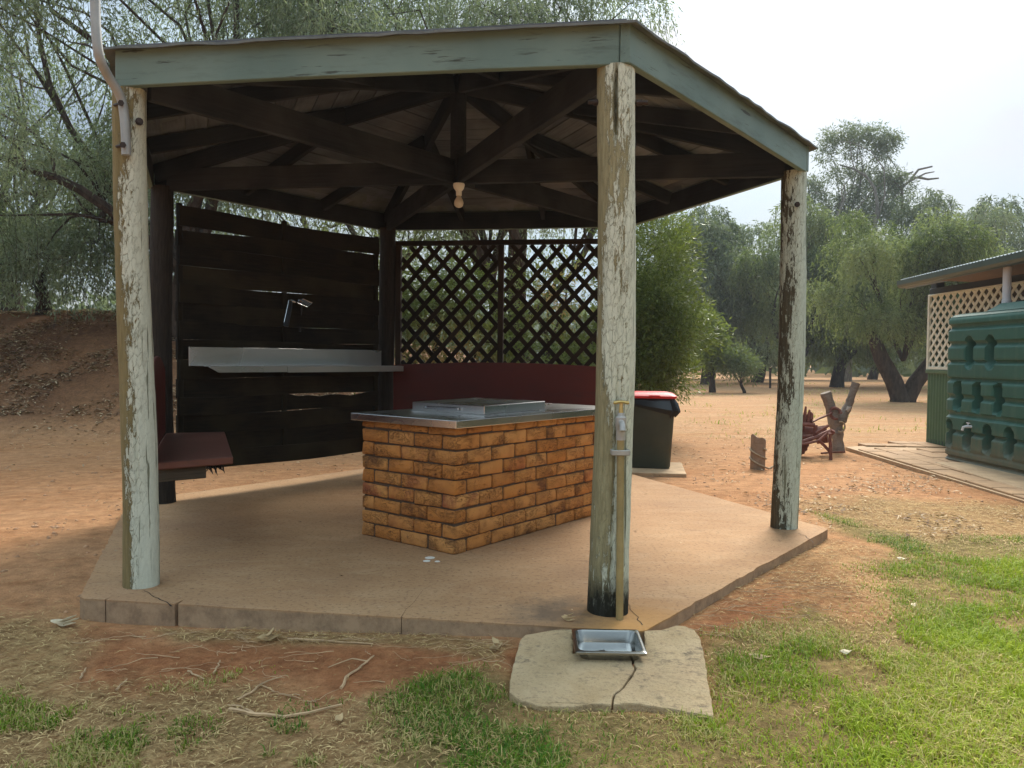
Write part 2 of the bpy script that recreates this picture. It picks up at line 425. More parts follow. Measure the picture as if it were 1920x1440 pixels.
def m_concrete():
    k = N('dusty_concrete', .85, spec=.2); p = k.tc()
    v = k.vec(shift=False)
    n = k.noise(v, 1.1, 6, .6); f = k.noise(v, 45, 5, .65); m_ = k.noise(k.vec(scale=(1, 2.2, 1), shift=False), 3.2, 6, .62, .6); st = k.noise(v, .7, 3)
    c = k.mix(k.rng(n, .3, .7), (.36, .200, .096), (.455, .272, .138))
    c = k.mix(k.rng(m_, .46, .72, 0, .6), c, (.48, .31, .17))
    c = k.mix(k.rng(st, .50, .72, 0, .6), c, (.25, .145, .085))
    c = k.mix(k.rng(f, .53, .66, 0, .65), c, (.16, .095, .055)); c = k.mix(k.rng(k.noise(v, 80, 3, .6), .62, .70, 0, .4), c, (.58, .41, .26)); c = k.mix(k.rng(k.noise(v, 3.4, 8, .8, 1.2), .55, .68, 0, .5), c, (.27, .15, .08)); c = k.mix(k.rng(k.noise(v, 6, 8, .75, .8), .58, .70, 0, .5), c, (.20, .115, .065)); c = k.mix(k.rng(k.noise(v, 19, 6, .7), .60, .72, 0, .4), c, (.52, .38, .24))
    # rusty run-off where the tap pipe drips
    d = k.n.new('ShaderNodeVectorMath'); d.operation = 'DISTANCE'; k.l.new(p, d.inputs[0]); q = at_z(1180, 1175, 0); d.inputs[1].default_value = (q.x, q.y, 0)
    rust = k.math('ADD', d.outputs['Value'], k.math('MULTIPLY', k.math('SUBTRACT', m_, .5), .35))
    c = k.mix(k.rng(rust, .06, .42, .8, 0), c, (.50, .25, .075))
    # fire and damp stain beside the front post
    d2 = k.n.new('ShaderNodeVectorMath'); d2.operation = 'DISTANCE'; k.l.new(p, d2.inputs[0]); q = at_z(1050, 1150, 0); d2.inputs[1].default_value = (q.x, q.y, 0)
    da = k.math('ADD', d2.outputs['Value'], k.math('MULTIPLY', k.math('SUBTRACT', k.noise(v, 9, 6, .7), .5), .5))
    c = k.mix(k.rng(da, .05, .30, .75, 0), c, (.10, .075, .055))
    # raw weathered concrete on the rim (vertical faces and outer lip)
    Z = k.sep(p)[2]; rim = k.rng(Z, -.012, -.002, .75, 0)
    c = k.mix(rim, c, k.mix(k.rng(k.noise(v, 11, 6, .7), .4, .65), (.42, .29, .18), (.21, .145, .095)))
    k.col(c); k.bump(k.math('ADD', f, k.math('MULTIPLY', m_, .5)), .25, .004)
    return k.m
M_CONCRETE = m_concrete()
def m_stone():
    k = N('pale_stone', .9, spec=.15); v = k.vec(shift=False)
    n = k.noise(v, 5, 6, .65); f = k.noise(v, 38, 6, .7); li = k.noise(k.vec(scale=(1, 2.6, 1), shift=False), 5, 6, .7, .8)
    c = k.mix(k.rng(n, .3, .7), (.44, .31, .165), (.60, .45, .27)); c = k.mix(k.rng(f, .54, .68, 0, .6), c, (.33, .23, .13)); c = k.mix(k.rng(k.noise(v, 2.6, 5, .6), .5, .7, 0, .6), c, (.40, .27, .15))
    c = k.mix(k.math('MULTIPLY', k.rng(li, .52, .66), k.rng(f, .46, .58, 0, .85)), c, (.17, .13, .09))
    k.col(c); c = k.mix(k.rng(k.noise(v, 90, 4, .65), .56, .66, 0, .55), c, (.25, .18, .10)); k.col(c); k.bump(k.math('ADD', k.math('MULTIPLY', n, 1.4), k.math('MULTIPLY', f, 1.1)), 1.0, .014)
    return k.m
M_STONE = m_stone()
M_CRACK = m_plain('crack_dirt', (.035, .022, .015), .95)
def m_ground():
    k = N('dirt_ground', .95, spec=.08); v = k.vec(shift=False)
    n = k.noise(v, .55, 6, .6); md = k.noise(k.vec(scale=(1, 1.6, 1), shift=False), 2.6, 7, .66, .5); f = k.noise(v, 26, 6, .68); ff = k.noise(v, 120, 3, .6)
    streak = k.noise(k.vec(scale=(.35, 1.6, 1), shift=False), 1.6, 6, .62, .5)
    red = k.mix(k.rng(n, .3, .7), (.37, .172, .074), (.47, .255, .128))
    red = k.mix(k.rng(md, .50, .68, 0, .7), red, (.30, .130, .055))
    red = k.mix(k.rng(f, .55, .70, 0, .5), red, (.46, .27, .14))
    straw = k.mix(k.rng(f, .35, .65), (.20, .115, .048), (.42, .29, .13)); straw = k.mix(k.rng(md, .52, .7, 0, .6), straw, (.22, .115, .05))
    far = k.mix(k.rng(streak, .38, .62), (.43, .26, .140), (.38, .20, .095)); far = k.mix(k.rng(k.noise(v, .33, 5, .6), .54, .68, 0, .45), far, (.44, .33, .15))
    lit = k.mix(k.rng(f, .35, .65), (.085, .040, .022), (.20, .10, .052)); lit = k.mix(k.rng(md, .5, .7, 0, .7), lit, (.27, .15, .075))
    damp = k.mix(k.rng(f, .35, .7), (.27, .105, .044), (.38, .17, .075))
    lawn = k.mix(k.rng(f, .35, .65), (.10, .085, .03), (.24, .20, .07))
    c = k.mix(k.attr('far'), red, far)
    c = k.mix(k.attr('damp'), c, damp)
    c = k.mix(k.attr('straw'), c, straw)
    c = k.mix(k.attr('lawn'), c, lawn)
    c = k.mix(k.attr('litter'), c, lit)
    c = k.mix(k.rng(ff, .63, .70, 0, .5), c, (.13, .06, .03))
    clod = k.noise(v, 9, 8, .72, .4); gr = k.math('ADD', k.rng(clod, .30, .70, .66, 1.26), k.rng(ff, .3, .7, -.14, .14)); c = k.mix(1.0, c, rgbval(k, gr), 'MULTIPLY')
    k.col(c); k.bump(k.math('ADD', k.math('ADD', k.math('MULTIPLY', f, 1.4), k.math('MULTIPLY', ff, .4)), md), .8, .018)
    return k.m
M_GROUND = m_ground()
M_GRASS = m_leaf('grass_blades', (.060, .165, .010), (.36, .43, .020), (.58, .44, .18), .35, .55)
M_STRAW = m_leaf('straw_bits', (.26, .15, .060), (.62, .44, .20), None, .1, .8)
M_LITTER = m_leaf('litter_bits', (.13, .062, .032), (.66, .50, .31), None, .1, .8)
M_TWIG = m_plain('dry_twig_bark', (.47, .31, .17), .85, var=.3, scale=12)
M_DEADLEAF = m_plain('dead_leaf', (.46, .32, .16), .7, var=.25, scale=14)
M_PALELEAF = m_plain('bleached_bark', (.60, .50, .34), .7, var=.2, scale=14)
M_BIN = m_plain('bin_green_plastic', (.040, .052, .038), .42, var=.12, scale=5, dirt=(.075, .07, .048))
M_RED = m_plain('red_lid_plastic', (.55, .022, .025), .5, var=.1)
M_LINER = m_plain('black_liner', (.012, .012, .012), .30, spec=.5, bump=.2)
def m_tank():
    k = N('tank_green_plastic', .5, spec=.35); v = k.vec(shift=False); n = k.noise(v, 3, 5, .6); st = k.noise(k.vec(scale=(6, 6, .5), shift=False), 2.2, 5, .6); d = k.noise(v, 9, 6, .7)
    c = k.mix(k.rng(n, .3, .7), (.026, .095, .070), (.036, .120, .088)); c = k.mix(k.rng(st, .52, .72, 0, .35), c, (.10, .175, .135))
    Z = k.sep(k.tc())[2]; dust = k.rng(k.math('ADD', Z, k.math('MULTIPLY', k.math('SUBTRACT', d, .5), .7)), .02, .42, .65, 0)
    c = k.mix(dust, c, (.20, .135, .08)); c = k.mix(k.rng(d, .60, .74, 0, .3), c, (.16, .17, .12)); k.col(c); k.bump(d, .06, .003); return k.m
M_TANK = m_tank()
M_CORR = m_plain('corrugated_green', (.085, .155, .085), .5, .1, var=.08)
M_GUTTER = m_plain('gutter_green', (.045, .075, .062), .4, .1, var=.1)
M_CREAM = m_plain('cream_paint', (.76, .75, .63), .6, var=.08)
M_ROOFMETAL = m_plain('roof_zinc', (.62, .64, .62), .4, .4, var=.06)
M_SOFFIT = m_plain('brown_soffit', (.22, .15, .11), .7, var=.1)
M_DARKTRIM = m_plain('dark_trim', (.03, .035, .04), .6)
M_SHEDBOARD = m_timber('shed_inner_board', (.09, .07, .045), (.16, .13, .08), (.2, .17, .1))
M_PAVER = m_plain('worn_paver', (.36, .22, .115), .9, var=.22, scale=5, bump=.4, dirt=(.36, .22, .125))
M_PADCON = m_plain('pad_concrete', (.43, .29, .165), .9, var=.2, scale=7, bump=.4, dirt=(.3, .18, .1))
M_RUST = m_plain('rusty_red_iron', (.17, .055, .035), .7, .15, var=.35, scale=14, bump=.4, dirt=(.25, .12, .09))
M_DRIFT = m_timber('grey_driftwood', (.15, .10, .07), (.30, .24, .19), (.40, .34, .28))
M_LEGWOOD = m_timber('bench_leg_timber', (.06, .045, .03), (.11, .085, .058), (.15, .12, .085))
M_STUMP = m_timber('stump_wood', (.16, .10, .065), (.28, .195, .13), (.36, .26, .18))
M_ROPE = m_plain('old_rope', (.33, .24, .15), .9, var=.2, scale=40)
M_BLACK = m_plain('black_plastic', (.012, .012, .013), .35)
def m_bark(name, a, b):
    k = N(name, .95, spec=.1); g = k.noise(k.vec(scale=(6, 6, 1.2)), 2.5, 6, .65, .4)
    k.col(k.mix(k.rng(g, .35, .65), a, b)); k.bump(g, .8, .03); return k.m
M_BARK = m_bark('dark_bark', (.030, .022, .017), (.085, .062, .046))
M_BARK_GUM = m_bark('gum_bark', (.10, .085, .07), (.26, .23, .19))
M_PEPPER = m_leaf('pepper_tree_leaves', (.080, .105, .072), (.32, .375, .265), None, .42)
M_PEPPER2 = m_leaf('pepper_tree_leaves_green', (.048, .070, .032), (.265, .30, .135), None, .40)
M_GUM = m_leaf('gum_leaves', (.060, .080, .050), (.24, .275, .17), None, .32)
M_BUSHLEAF = m_leaf('bush_leaves', (.018, .034, .010), (.26, .31, .075), (.42, .26, .10), .32, .42)
M_YOUNG = m_leaf('young_leaves', (.055, .085, .015), (.24, .28, .05), None, .38)

# ================================================================== GROUND
slab_r = 2.622
SLAB = [hexp(k, slab_r) for k in range(6)]
def zstone(y): return -0.004 - 0.034 * max(0.0, min(1.0, (3.15 - y) / .5))
GR = -.05
STONE_PX = [(955, 1287), (962, 1245), (980, 1192), (1030, 1188), (1068, 1186)]
pz = lambda pts, z: [at_z(x, y, z) for x, y in pts]
G = lambda pts, z=GZ: [(p.x, p.y) for p in pz(pts, z)]
stone_outline = pz([(955, 1287), (980, 1192), (1215, 1190), (1270, 1177), (1300, 1186), (1320, 1215), (1338, 1328), (1210, 1307), (1080, 1308)], -.015)
PG_RIGHT = G([(1640, 1110), (1690, 1050), (1580, 990), (1520, 955), (1640, 985), (1760, 1015), (1920, 1005), (2400, 1060), (2400, 1750), (1000, 1750), (985, 1400), (945, 1300), (1150, 1290), (1345, 1320), (1352, 1270), (1335, 1200), (1400, 1195), (1470, 1145), (1560, 1175)], -.05)
PG_CORE = G([(1660, 1120), (1730, 1050), (1830, 1040), (2400, 1070), (2400, 1750), (1500, 1750), (1480, 1400), (1400, 1300), (1480, 1250), (1570, 1200)], -.05)
PG_MID = G([(700, 1310), (760, 1268), (860, 1248), (945, 1290), (965, 1330), (1030, 1370), (1080, 1500), (900, 1700), (760, 1420)], -.07)
PG_FRONT = G([(930, 1300), (1150, 1300), (1340, 1325), (1420, 1340), (1300, 1520), (1100, 1700), (800, 1700), (900, 1420)], -.05)
PG_LEFT = G([(-300, 1280), (0, 1262), (130, 1285), (330, 1280), (420, 1268), (460, 1335), (600, 1385), (720, 1330), (1000, 1440), (1000, 1800), (-700, 1800)])
PS_LEFT = G([(-300, 1150), (60, 1150), (150, 1180), (120, 1260), (320, 1270), (560, 1370), (720, 1330), (1000, 1440), (1000, 1800), (-700, 1800)])
PS_FRONT = G([(290, 1180), (500, 1183), (800, 1200), (960, 1225), (930, 1262), (760, 1225), (560, 1215), (330, 1205)])
PS_RIGHT = G([(1500, 940), (1640, 930), (1920, 945), (2300, 960), (2300, 1100), (1700, 1030), (1560, 985)], -.06)
PS_EDGE = G([(1240, 1170), (1400, 1060), (1560, 1005), (1680, 1050), (1660, 1120), (1520, 1160), (1420, 1120), (1330, 1150)], -.05)
PD_FRONT = G([(130, 1190), (700, 1210), (960, 1230), (950, 1290), (860, 1250), (700, 1310), (600, 1350), (430, 1280), (150, 1280)])
PD_RIGHT = G([(1270, 1180), (1400, 1085), (1560, 1060), (1560, 1150), (1420, 1180), (1345, 1215)], -.05)

def mound_h(x, y):
    e = 12.0 + .9 * (fbm(x * .35 + 5, y * 0 + 2, 3) - .5)
    h = 2.12 * sstep(0, 1, (y - 10.6) / 5.2) ** 1.15
    h = h * (1 - sstep(-5.6, -1.2, x)) * (1 - .08 * sstep(-9, -5, x))
    return h * (1 + .10 * (fbm(x * .5, y * .5, 3) - .5))
def ground_z(x, y):
    z = GZ + mound_h(x, y) + .052 * sstep(-1.6, .4, x) * sstep(9.0, 6.6, y) * sstep(5.2, 3.4, x)
    m_ = np.clip(mound_h(x, y) / .5, 0, 1); z = z + m_ * ((fbm(x * 1.8, y * 1.8, 4) - .5) * .22)
    near = np.exp(-((np.hypot(x, y - 5) / 14) ** 2))
    z = z + (fbm(x * .9 + 3, y * .9, 3) - .5) * .035 * near + (fbm(x * 5, y * 5 + 7, 3) - .5) * .014 * near
    z = z + (fbm(x * .05 + 9, y * .05, 2) - .5) * .5 * sstep(18, 60, np.hypot(x, y))
    # keep clear of the slab edge
    s = poly_soft(x, y, SLAB, .25); z = np.where(s > .01, np.minimum(z, -.035) - .02 * s, z)
    st = poly_soft(x, y, [(p.x, p.y) for p in stone_outline], .06); z = np.where(st > .01, np.minimum(z, -.055) - .02 * st, z)
    pav = sstep(4.6, 4.9, x) * sstep(12.3, 11.9, y) * sstep(2.0, 3.0, y) * sstep(40, 12, x); z = np.where(pav > 0, z * (1 - pav) + (GZ - .02) * pav, z)
    return z
def axis(lo, hi, step, far, n=46):
    mid = np.arange(lo, hi, step); g = (np.linspace(0, 1, n + 1)[1:]) ** 2.6
    return np.concatenate([(lo - (far + lo) * g)[::-1] if lo < 0 else (lo - (lo + far) * g)[::-1], mid, hi + (far - hi) * g])
gx = axis(-4.2, 5.2, .04, 240); gy = axis(1.6, 9.0, .04, 260, 60); gy = gy[gy > -60]
XX, YY = np.meshgrid(gx, gy); ZZ = ground_z(XX, YY)
nx, ny = len(gx), len(gy)
idx = (np.arange(ny - 1)[:, None] * nx + np.arange(nx - 1)[None, :])
quads = np.stack([idx, idx + 1, idx + 1 + nx, idx + nx], -1).reshape(-1, 4)
def masks(x, y):
    w = .16 + 0 * x
    jx = x + (fbm(x * 2.2, y * 2.2, 4) - .5) * .55; jy = y + (fbm(x * 2.2 + 40, y * 2.2, 4) - .5) * .55
    lawn = np.maximum(poly_soft(jx, jy, PG_RIGHT, .12), poly_soft(jx, jy, PG_MID, .10))
    straw = np.maximum.reduce([poly_soft(jx, jy, PS_LEFT, .15), poly_soft(x, y, PS_FRONT, .04), poly_soft(jx, jy, PS_RIGHT, .3), poly_soft(jx, jy, PS_EDGE, .2) * .6])
    damp = np.maximum(poly_soft(jx, jy, PD_FRONT, .12), poly_soft(jx, jy, PD_RIGHT, .15))
    litter = np.clip(mound_h(x, y) / .35, 0, 1) * (.55 + .45 * sstep(.3, .55, fbm(x * .9, y * .9, 3)))
    far = sstep(9.0, 13.5, y + (fbm(x * .4, y * .4, 3) - .5) * 3) * (1 - litter)
    return lawn, straw, damp, litter, far
lw, stw, dmp, lit, far = masks(XX.ravel(), YY.ravel())
ground = npmesh('ground', np.stack([XX.ravel(), YY.ravel(), ZZ.ravel()], 1), quads, M_GROUND, attr=dict(lawn=lw * .75, straw=stw * .8, damp=dmp, litter=lit, far=far), smooth=True)
tag(ground, kind='structure')

# ------------------------------------------------------------------ grass, straw, litter
SLAB_T = [(p.x, p.y) for p in SLAB]; ST_T = [(p.x, p.y) for p in stone_outline]
def free(x, y): return ~(poly_in(x, y, SLAB_T) | poly_in(x, y, ST_T))
def blades(n, x, y, z, h, w, lean, tint, dry, az=None):
    az = rng.random(n) * 2 * pi if az is None else az
    dx, dy = np.cos(az), np.sin(az); px_, py_ = -dy, dx
    b = np.stack([x, y, z - .006], 1); P = np.stack([px_, py_, 0 * px_], 1) * (w / 2)[:, None]; D = np.stack([dx, dy, 0 * dx], 1)
    m = b + D * (lean * h * .35)[:, None] + np.array([0, 0, 1]) * (h * .62)[:, None]
    t = b + D * (lean * h * 1.0)[:, None] + np.array([0, 0, 1]) * (h * (1.02 - .3 * lean))[:, None]
    V = np.stack([b - P, b + P, m - P * .75, m + P * .75, t], 1).reshape(-1, 3)
    i = np.arange(n)[:, None] * 5
    q = i + np.array([[0, 1, 3, 2]]); tr = i + np.array([[2, 3, 4]])
    return V, q, tr, np.repeat(tint, 5), np.repeat(dry, 5)
def pick(n, lo, hi, power=1.0):
    """candidate points, denser near the camera"""
    y = lo[1] + (hi[1] - lo[1]) * rng.random(n) ** power; x = lo[0] + (hi[0] - lo[0]) * rng.random(n); return x, y
x, y = pick(1100000, (-3.2, 1.75), (6.5, 9.0), 1.7)
k = free(x, y) & (np.abs(x) < y * .72 + .3); x, y = x[k], y[k]
jx = x + (fbm(x * 2.2, y * 2.2, 4) - .5) * .45; jy = y + (fbm(x * 2.2 + 40, y * 2.2, 4) - .5) * .45
core = poly_soft(jx, jy, PG_CORE, .45)
pr = poly_soft(jx, jy, PG_RIGHT, .15); pm = poly_soft(jx, jy, PG_MID, .08); pl = poly_soft(jx, jy, PG_LEFT, .15)
patch = fbm(x * 3.1 + 11, y * 3.1, 4); tuft = fbm(x * 7 + 31, y * 7, 3)
dens = np.maximum.reduce([core * sstep(.30, .52, patch) * .95 + core * .12, pr * (sstep(.46, .62, patch) * .8 + .18 * sstep(.4, .6, tuft)), pm * (.12 + .75 * sstep(.38, .58, patch)), poly_soft(jx, jy, PG_FRONT, .08) * (.22 + .7 * sstep(.45, .58, patch)), pl * (sstep(.49, .57, tuft) * .9) * sstep(.38, .55, patch + .06)])
farfade = 1 - .55 * sstep(5.5, 9, y)
k = rng.random(len(x)) < dens * 1.0 * farfade
x, y, dens, core, patch, tuft, pm = x[k], y[k], dens[k], core[k], patch[k], tuft[k], pm[k]
if len(x) > 230000:
    s = rng.permutation(len(x))[:230000]; x, y, dens, core, patch, tuft, pm = (a[s] for a in (x, y, dens, core, patch, tuft, pm))
n = len(x)
h = (.013 + .033 * rng.random(n) ** 1.6) * (.62 + .55 * dens + .35 * core)
tint = np.clip(.20 + .50 * core + 1.1 * (fbm(x * 1.6, y * 1.6, 4) - .5) + .5 * (rng.random(n) - .45) + .12 * (1 - pm), 0, 1)
dry = (rng.random(n) < (.52 - .38 * core + .5 * (sstep(.48, .62, fbm(x * 2.7 + 50, y * 2.7, 4)) - .3)) * (1 - .5 * pm)).astype(float) * (.5 + .5 * rng.random(n))
V, q, t, ti, dr = blades(n, x, y, ground_z(x, y), h, .0026 + .0030 * rng.random(n), .3 + 1.1 * rng.random(n), tint, dry)
grass = npmesh('grass', V, q, M_GRASS, attr=dict(tint=ti, dry=dr), tri=t)
tag(grass, 'short green lawn grass growing in patches round the shelter', kind='stuff')

def flat_bits(n, x, y, z, ln, w, tint, tilt=.35):
    az = rng.random(n) * 2 * pi; el = (rng.random(n) - .35) * tilt
    D = np.stack([np.cos(az) * np.cos(el), np.sin(az) * np.cos(el), np.sin(el)], 1); P = np.stack([-np.sin(az), np.cos(az), (rng.random(n) - .5) * .8], 1)
    c = np.stack([x, y, z], 1)
    bend = np.stack([-np.sin(az), np.cos(az), 0 * az], 1) * (ln * .25 * (rng.random(n) - .5))[:, None]
    a = c - D * (ln / 2)[:, None]; b = c + D * (ln / 2)[:, None]; m = c + bend + np.array([0, 0, 1]) * (ln * .10)[:, None]
    Pw = P * (w / 2)[:, None]
    V = np.stack([a, m - Pw, b, m + Pw], 1).reshape(-1, 3)
    q = np.arange(n)[:, None] * 4 + np.array([[0, 1, 2, 3]])
    return V, q, np.repeat(tint, 4)
x, y = pick(480000, (-3.4, 1.75), (7.0, 9.5), 1.5)
k = free(x, y) & (np.abs(x) < y * .72 + .3); x, y = x[k], y[k]
l2, s2, d2, _, _ = masks(x, y)
pt = fbm(x * 4 + 3, y * 4, 3)
dn = np.maximum(s2 * (.35 + .65 * sstep(.35, .6, pt)), l2 * .35 * sstep(.42, .6, pt)); dn = np.maximum(dn, .035)
k = rng.random(len(x)) < dn * .55; x, y = x[k], y[k]
x, y = x[:110000], y[:110000]; n = len(x)
V, q, ti = flat_bits(n, x, y, ground_z(x, y) + .004 + .006 * rng.random(n), .018 + .045 * rng.random(n) ** 2, .002 + .0035 * rng.random(n), rng.random(n))
straw = npmesh('dry_straw', V, q, M_STRAW, attr=dict(tint=ti)); tag(straw, 'dry straw and grass clippings lying on the bare soil', kind='stuff')
xs, ys = [], []
x = -16 + 14 * rng.random(150000); y = 9.4 + 7.4 * rng.random(150000); k = (rng.random(150000) < np.clip(mound_h(x, y) / .4, 0, 1) * sstep(.3, .6, fbm(x * 1.2, y * 1.2, 3)) * .75) & (x > -y * .75 - .5); xs.append(x[k]); ys.append(y[k])
x = -8 + 16 * rng.random(9000); y = 6.5 + 9 * rng.random(9000); k = free(x, y) & (fbm(x * 1.5, y * 1.5, 3) > .55) & (x < 4.7) & (rng.random(9000) < .7); xs.append(x[k]); ys.append(y[k])
x = 2.0 + 3.0 * rng.random(9000); y = 5.2 + 3.2 * rng.random(9000); k = free(x, y) & (rng.random(9000) < sstep(.42, .62, fbm(x * 2.2 + 8, y * 2.2, 3)) * .5); xs.append(x[k]); ys.append(y[k])
x, y = np.concatenate(xs), np.concatenate(ys); n = len(x)
V, q, ti = flat_bits(n, x, y, ground_z(x, y) + .012, np.where(mound_h(x, y) > .1, 1.0, .6) * (.03 + .13 * rng.random(n) ** 2.2), np.where(mound_h(x, y) > .1, 1.7, 1.0) * (.007 + .014 * rng.random(n)), rng.random(n) ** 1.7, .6)
litter = npmesh('leaf_litter', V, q, M_LITTER, attr=dict(tint=ti)); tag(litter, 'brown bark and leaf litter covering the earth bank and track', kind='stuff')
# dry grass standing on the far side of the clearing
x = -2 + 34 * rng.random(90000); y = 11.5 + 34 * rng.random(90000) ** 1.2; k = (rng.random(90000) < sstep(.52, .68, fbm(x * .45 + 7, y * .45, 4)) * .4) & (x < y * .75) & ((x < 4.6) | (y > 13.5)); x, y = x[k], y[k]; n = len(x)
V, q, t, ti, dr = blades(n, x, y, ground_z(x, y), .03 + .11 * rng.random(n) ** 2, .008 + .018 * rng.random(n), .4 + rng.random(n), .3 + .5 * rng.random(n), (rng.random(n) < .88).astype(float))
tag(npmesh('dry_grass', V, q, M_GRASS, attr=dict(tint=ti, dry=dr), tri=t), 'thin dry grass standing across the far side of the clearing', kind='stuff')
# pebbles left of the slab
x = np.concatenate([-3.6 + 1.7 * rng.random(1800), -6 + 11 * rng.random(3500)]); y = np.concatenate([3.1 + 3.4 * rng.random(1800), 6.5 + 6 * rng.random(3500)]); k = free(x, y) & (fbm(x * 2, y * 2, 2) > .42) & (x < 4.6); x, y = x[k], y[k]; n = len(x)
r = .004 + .020 * rng.random(n) ** 4
oc = np.array([(1, 0, 0), (0, 1, 0), (-1, 0, 0), (0, -1, 0), (0, 0, .75), (0, 0, -.5)])
ca = rng.random(n) * 6.28; sc = np.stack([.7 + .9 * rng.random(n), .7 + .5 * rng.random(n), .6 + .5 * rng.random(n)], 1)
V = oc[None] * r[:, None, None] * sc[:, None, :]
V = np.stack([V[..., 0] * np.cos(ca)[:, None] - V[..., 1] * np.sin(ca)[:, None], V[..., 0] * np.sin(ca)[:, None] + V[..., 1] * np.cos(ca)[:, None], V[..., 2]], -1) + np.stack([x, y, ground_z(x, y)], 1)[:, None, :]
tr = np.array([(0, 1, 4), (1, 2, 4), (2, 3, 4), (3, 0, 4), (1, 0, 5), (2, 1, 5), (3, 2, 5), (0, 3, 5)])
peb = npmesh('pebbles', V.reshape(-1, 3), None, m_plain('pebble', (.42, .24, .13), .9, var=.35, scale=3), tri=(np.arange(n)[:, None, None] * 6 + tr[None]).reshape(-1, 3))
tag(peb, 'small stones scattered on the soil left of the slab', kind='stuff')

# specks of leaf and soil blown onto the slab
x = -3.1 + 5.4 * rng.random(1500); y = 3.2 + 4.9 * rng.random(1500); ins = poly_in(x, y, [(p.x, p.y) for p in SLAB]); edge_ = 1 - poly_soft(x, y, [(p.x * .985 + HUB.x * .015, p.y * .985 + HUB.y * .015) for p in SLAB], .5); k = ins & poly_in(x, y, [(HUB.x + (p.x - HUB.x) * .97, HUB.y + (p.y - HUB.y) * .97) for p in SLAB]) & (rng.random(1500) < .12 + .7 * edge_); x, y = x[k], y[k]; n = len(x)
V, q, ti = flat_bits(n, x, y, .003 + 0 * x, .008 + .028 * rng.random(n) ** 3, .004 + .007 * rng.random(n), rng.random(n), .3)
sl_ = npmesh('slab_specks', V, q, M_LITTER, attr=dict(tint=ti)); tag(sl_, 'specks of leaf and soil blown onto the concrete slab', kind='stuff')
# roots and twigs lying on the soil, as one mass, then the ones that stand out
def twig_path(p, az, ln, wob, nseg=9):
    pts = []; x, y = p; a = az
    for i in range(nseg):
        pts.append((x, y, float(ground_z(np.array([x]), np.array([y]))[0]) + .005 + .006 * random.random()))
        a += random.uniform(-wob, wob); x += cos(a) * ln / nseg; y += sin(a) * ln / nseg
    return pts
mb = MB()
def scatter_twigs(poly, n, l0, l1, r0, r1):
    xs = [p[0] for p in poly]; ys = [p[1] for p in poly]; c = 0
    while c < n:
        p = (random.uniform(min(xs), max(xs)), random.uniform(min(ys), max(ys)))
        if not poly_in(np.array([p[0]]), np.array([p[1]]), poly)[0] or not free(np.array([p[0]]), np.array([p[1]]))[0]: continue
        pts = twig_path(p, random.uniform(-.5, .5) + (pi if random.random() < .5 else 0), random.uniform(l0, l1), .45); r = random.uniform(r0, r1)
        if not all(free(np.array([q[0]]), np.array([q[1]]))[0] for q in pts): c += .05; continue
        mb.tube(pts, [r * (1 - .6 * i / 9) for i in range(9)], 4); c += 1
scatter_twigs(PD_FRONT, 55, .05, .30, .0009, .0022)
scatter_twigs(PD_RIGHT, 70, .05, .32, .0009, .0021)
scatter_twigs(PS_EDGE, 45, .05, .25, .0007, .0016)
scatter_twigs(PS_FRONT, 60, .04, .2, .0007, .0016)
tag(mb.build('fine_twigs', M_TWIG), 'fine dry roots and twigs strewn over the bare soil', kind='stuff')
def twig_px(pts, r, label, branch=None):
    m = MB(); P = []
    def lift(pp):
        out = []
        for x, y in pp:
            q = at_z(x, y, GZ); z = float(ground_z(np.array([q.x]), np.array([q.y]))[0]); q = at_z(x, y, z + .008); out.append(q)
        res = [out[0]]
        for a, b in zip(out, out[1:]):
            for i in (1, 2, 3): res.append(a.lerp(b, i / 3) + Vector((random.uniform(-.003, .003), random.uniform(-.003, .003), random.uniform(0, .003))))
        return res
    P = lift(pts); m.tube(P, [r * (1 - .5 * i / len(P)) for i in range(len(P))], 5)
    for b in branch or []:
        B = lift(b); m.tube(B, [r * .6 * (1 - .5 * i / len(B)) for i in range(len(B))], 4)
    return tag(m.build('dry_twig', M_TWIG, smooth=True), label, 'twig', 'dry twigs lying on the front soil')
twig_px([(430, 1330), (480, 1340), (530, 1344), (580, 1337), (640, 1322)], .007, 'long curved pale twig, longest of the twigs in front of the slab', [[(480, 1340), (450, 1325), (425, 1322)]])
twig_px([(640, 1290), (650, 1270), (680, 1248), (702, 1230)], .006, 'forked twig on red soil leading up towards the slab edge', [[(690, 1240), (660, 1235), (615, 1252)]])
twig_px([(445, 1312), (470, 1300), (490, 1282), (528, 1270)], .0045, 'thin branching twig just above the long curved twig', [[(490, 1285), (515, 1297)]])
twig_px([(352, 1258), (368, 1266), (382, 1274)], .004, 'short straight twig at the upper edge of the left grass tufts')
twig_px([(218, 1293), (228, 1284), (238, 1275)], .004, 'short slanting twig in dry soil near the left grass')
twig_px([(150, 1272), (158, 1260), (162, 1254)], .0045, 'stubby twig left of the bare soil patch')
twig_px([(400, 1262), (410, 1248), (412, 1238)], .004, 'little hooked twig upright in the middle of the red soil')
twig_px([(540, 1198), (600, 1202), (650, 1205), (700, 1208)], .005, 'straight root running along just in front of the slab')

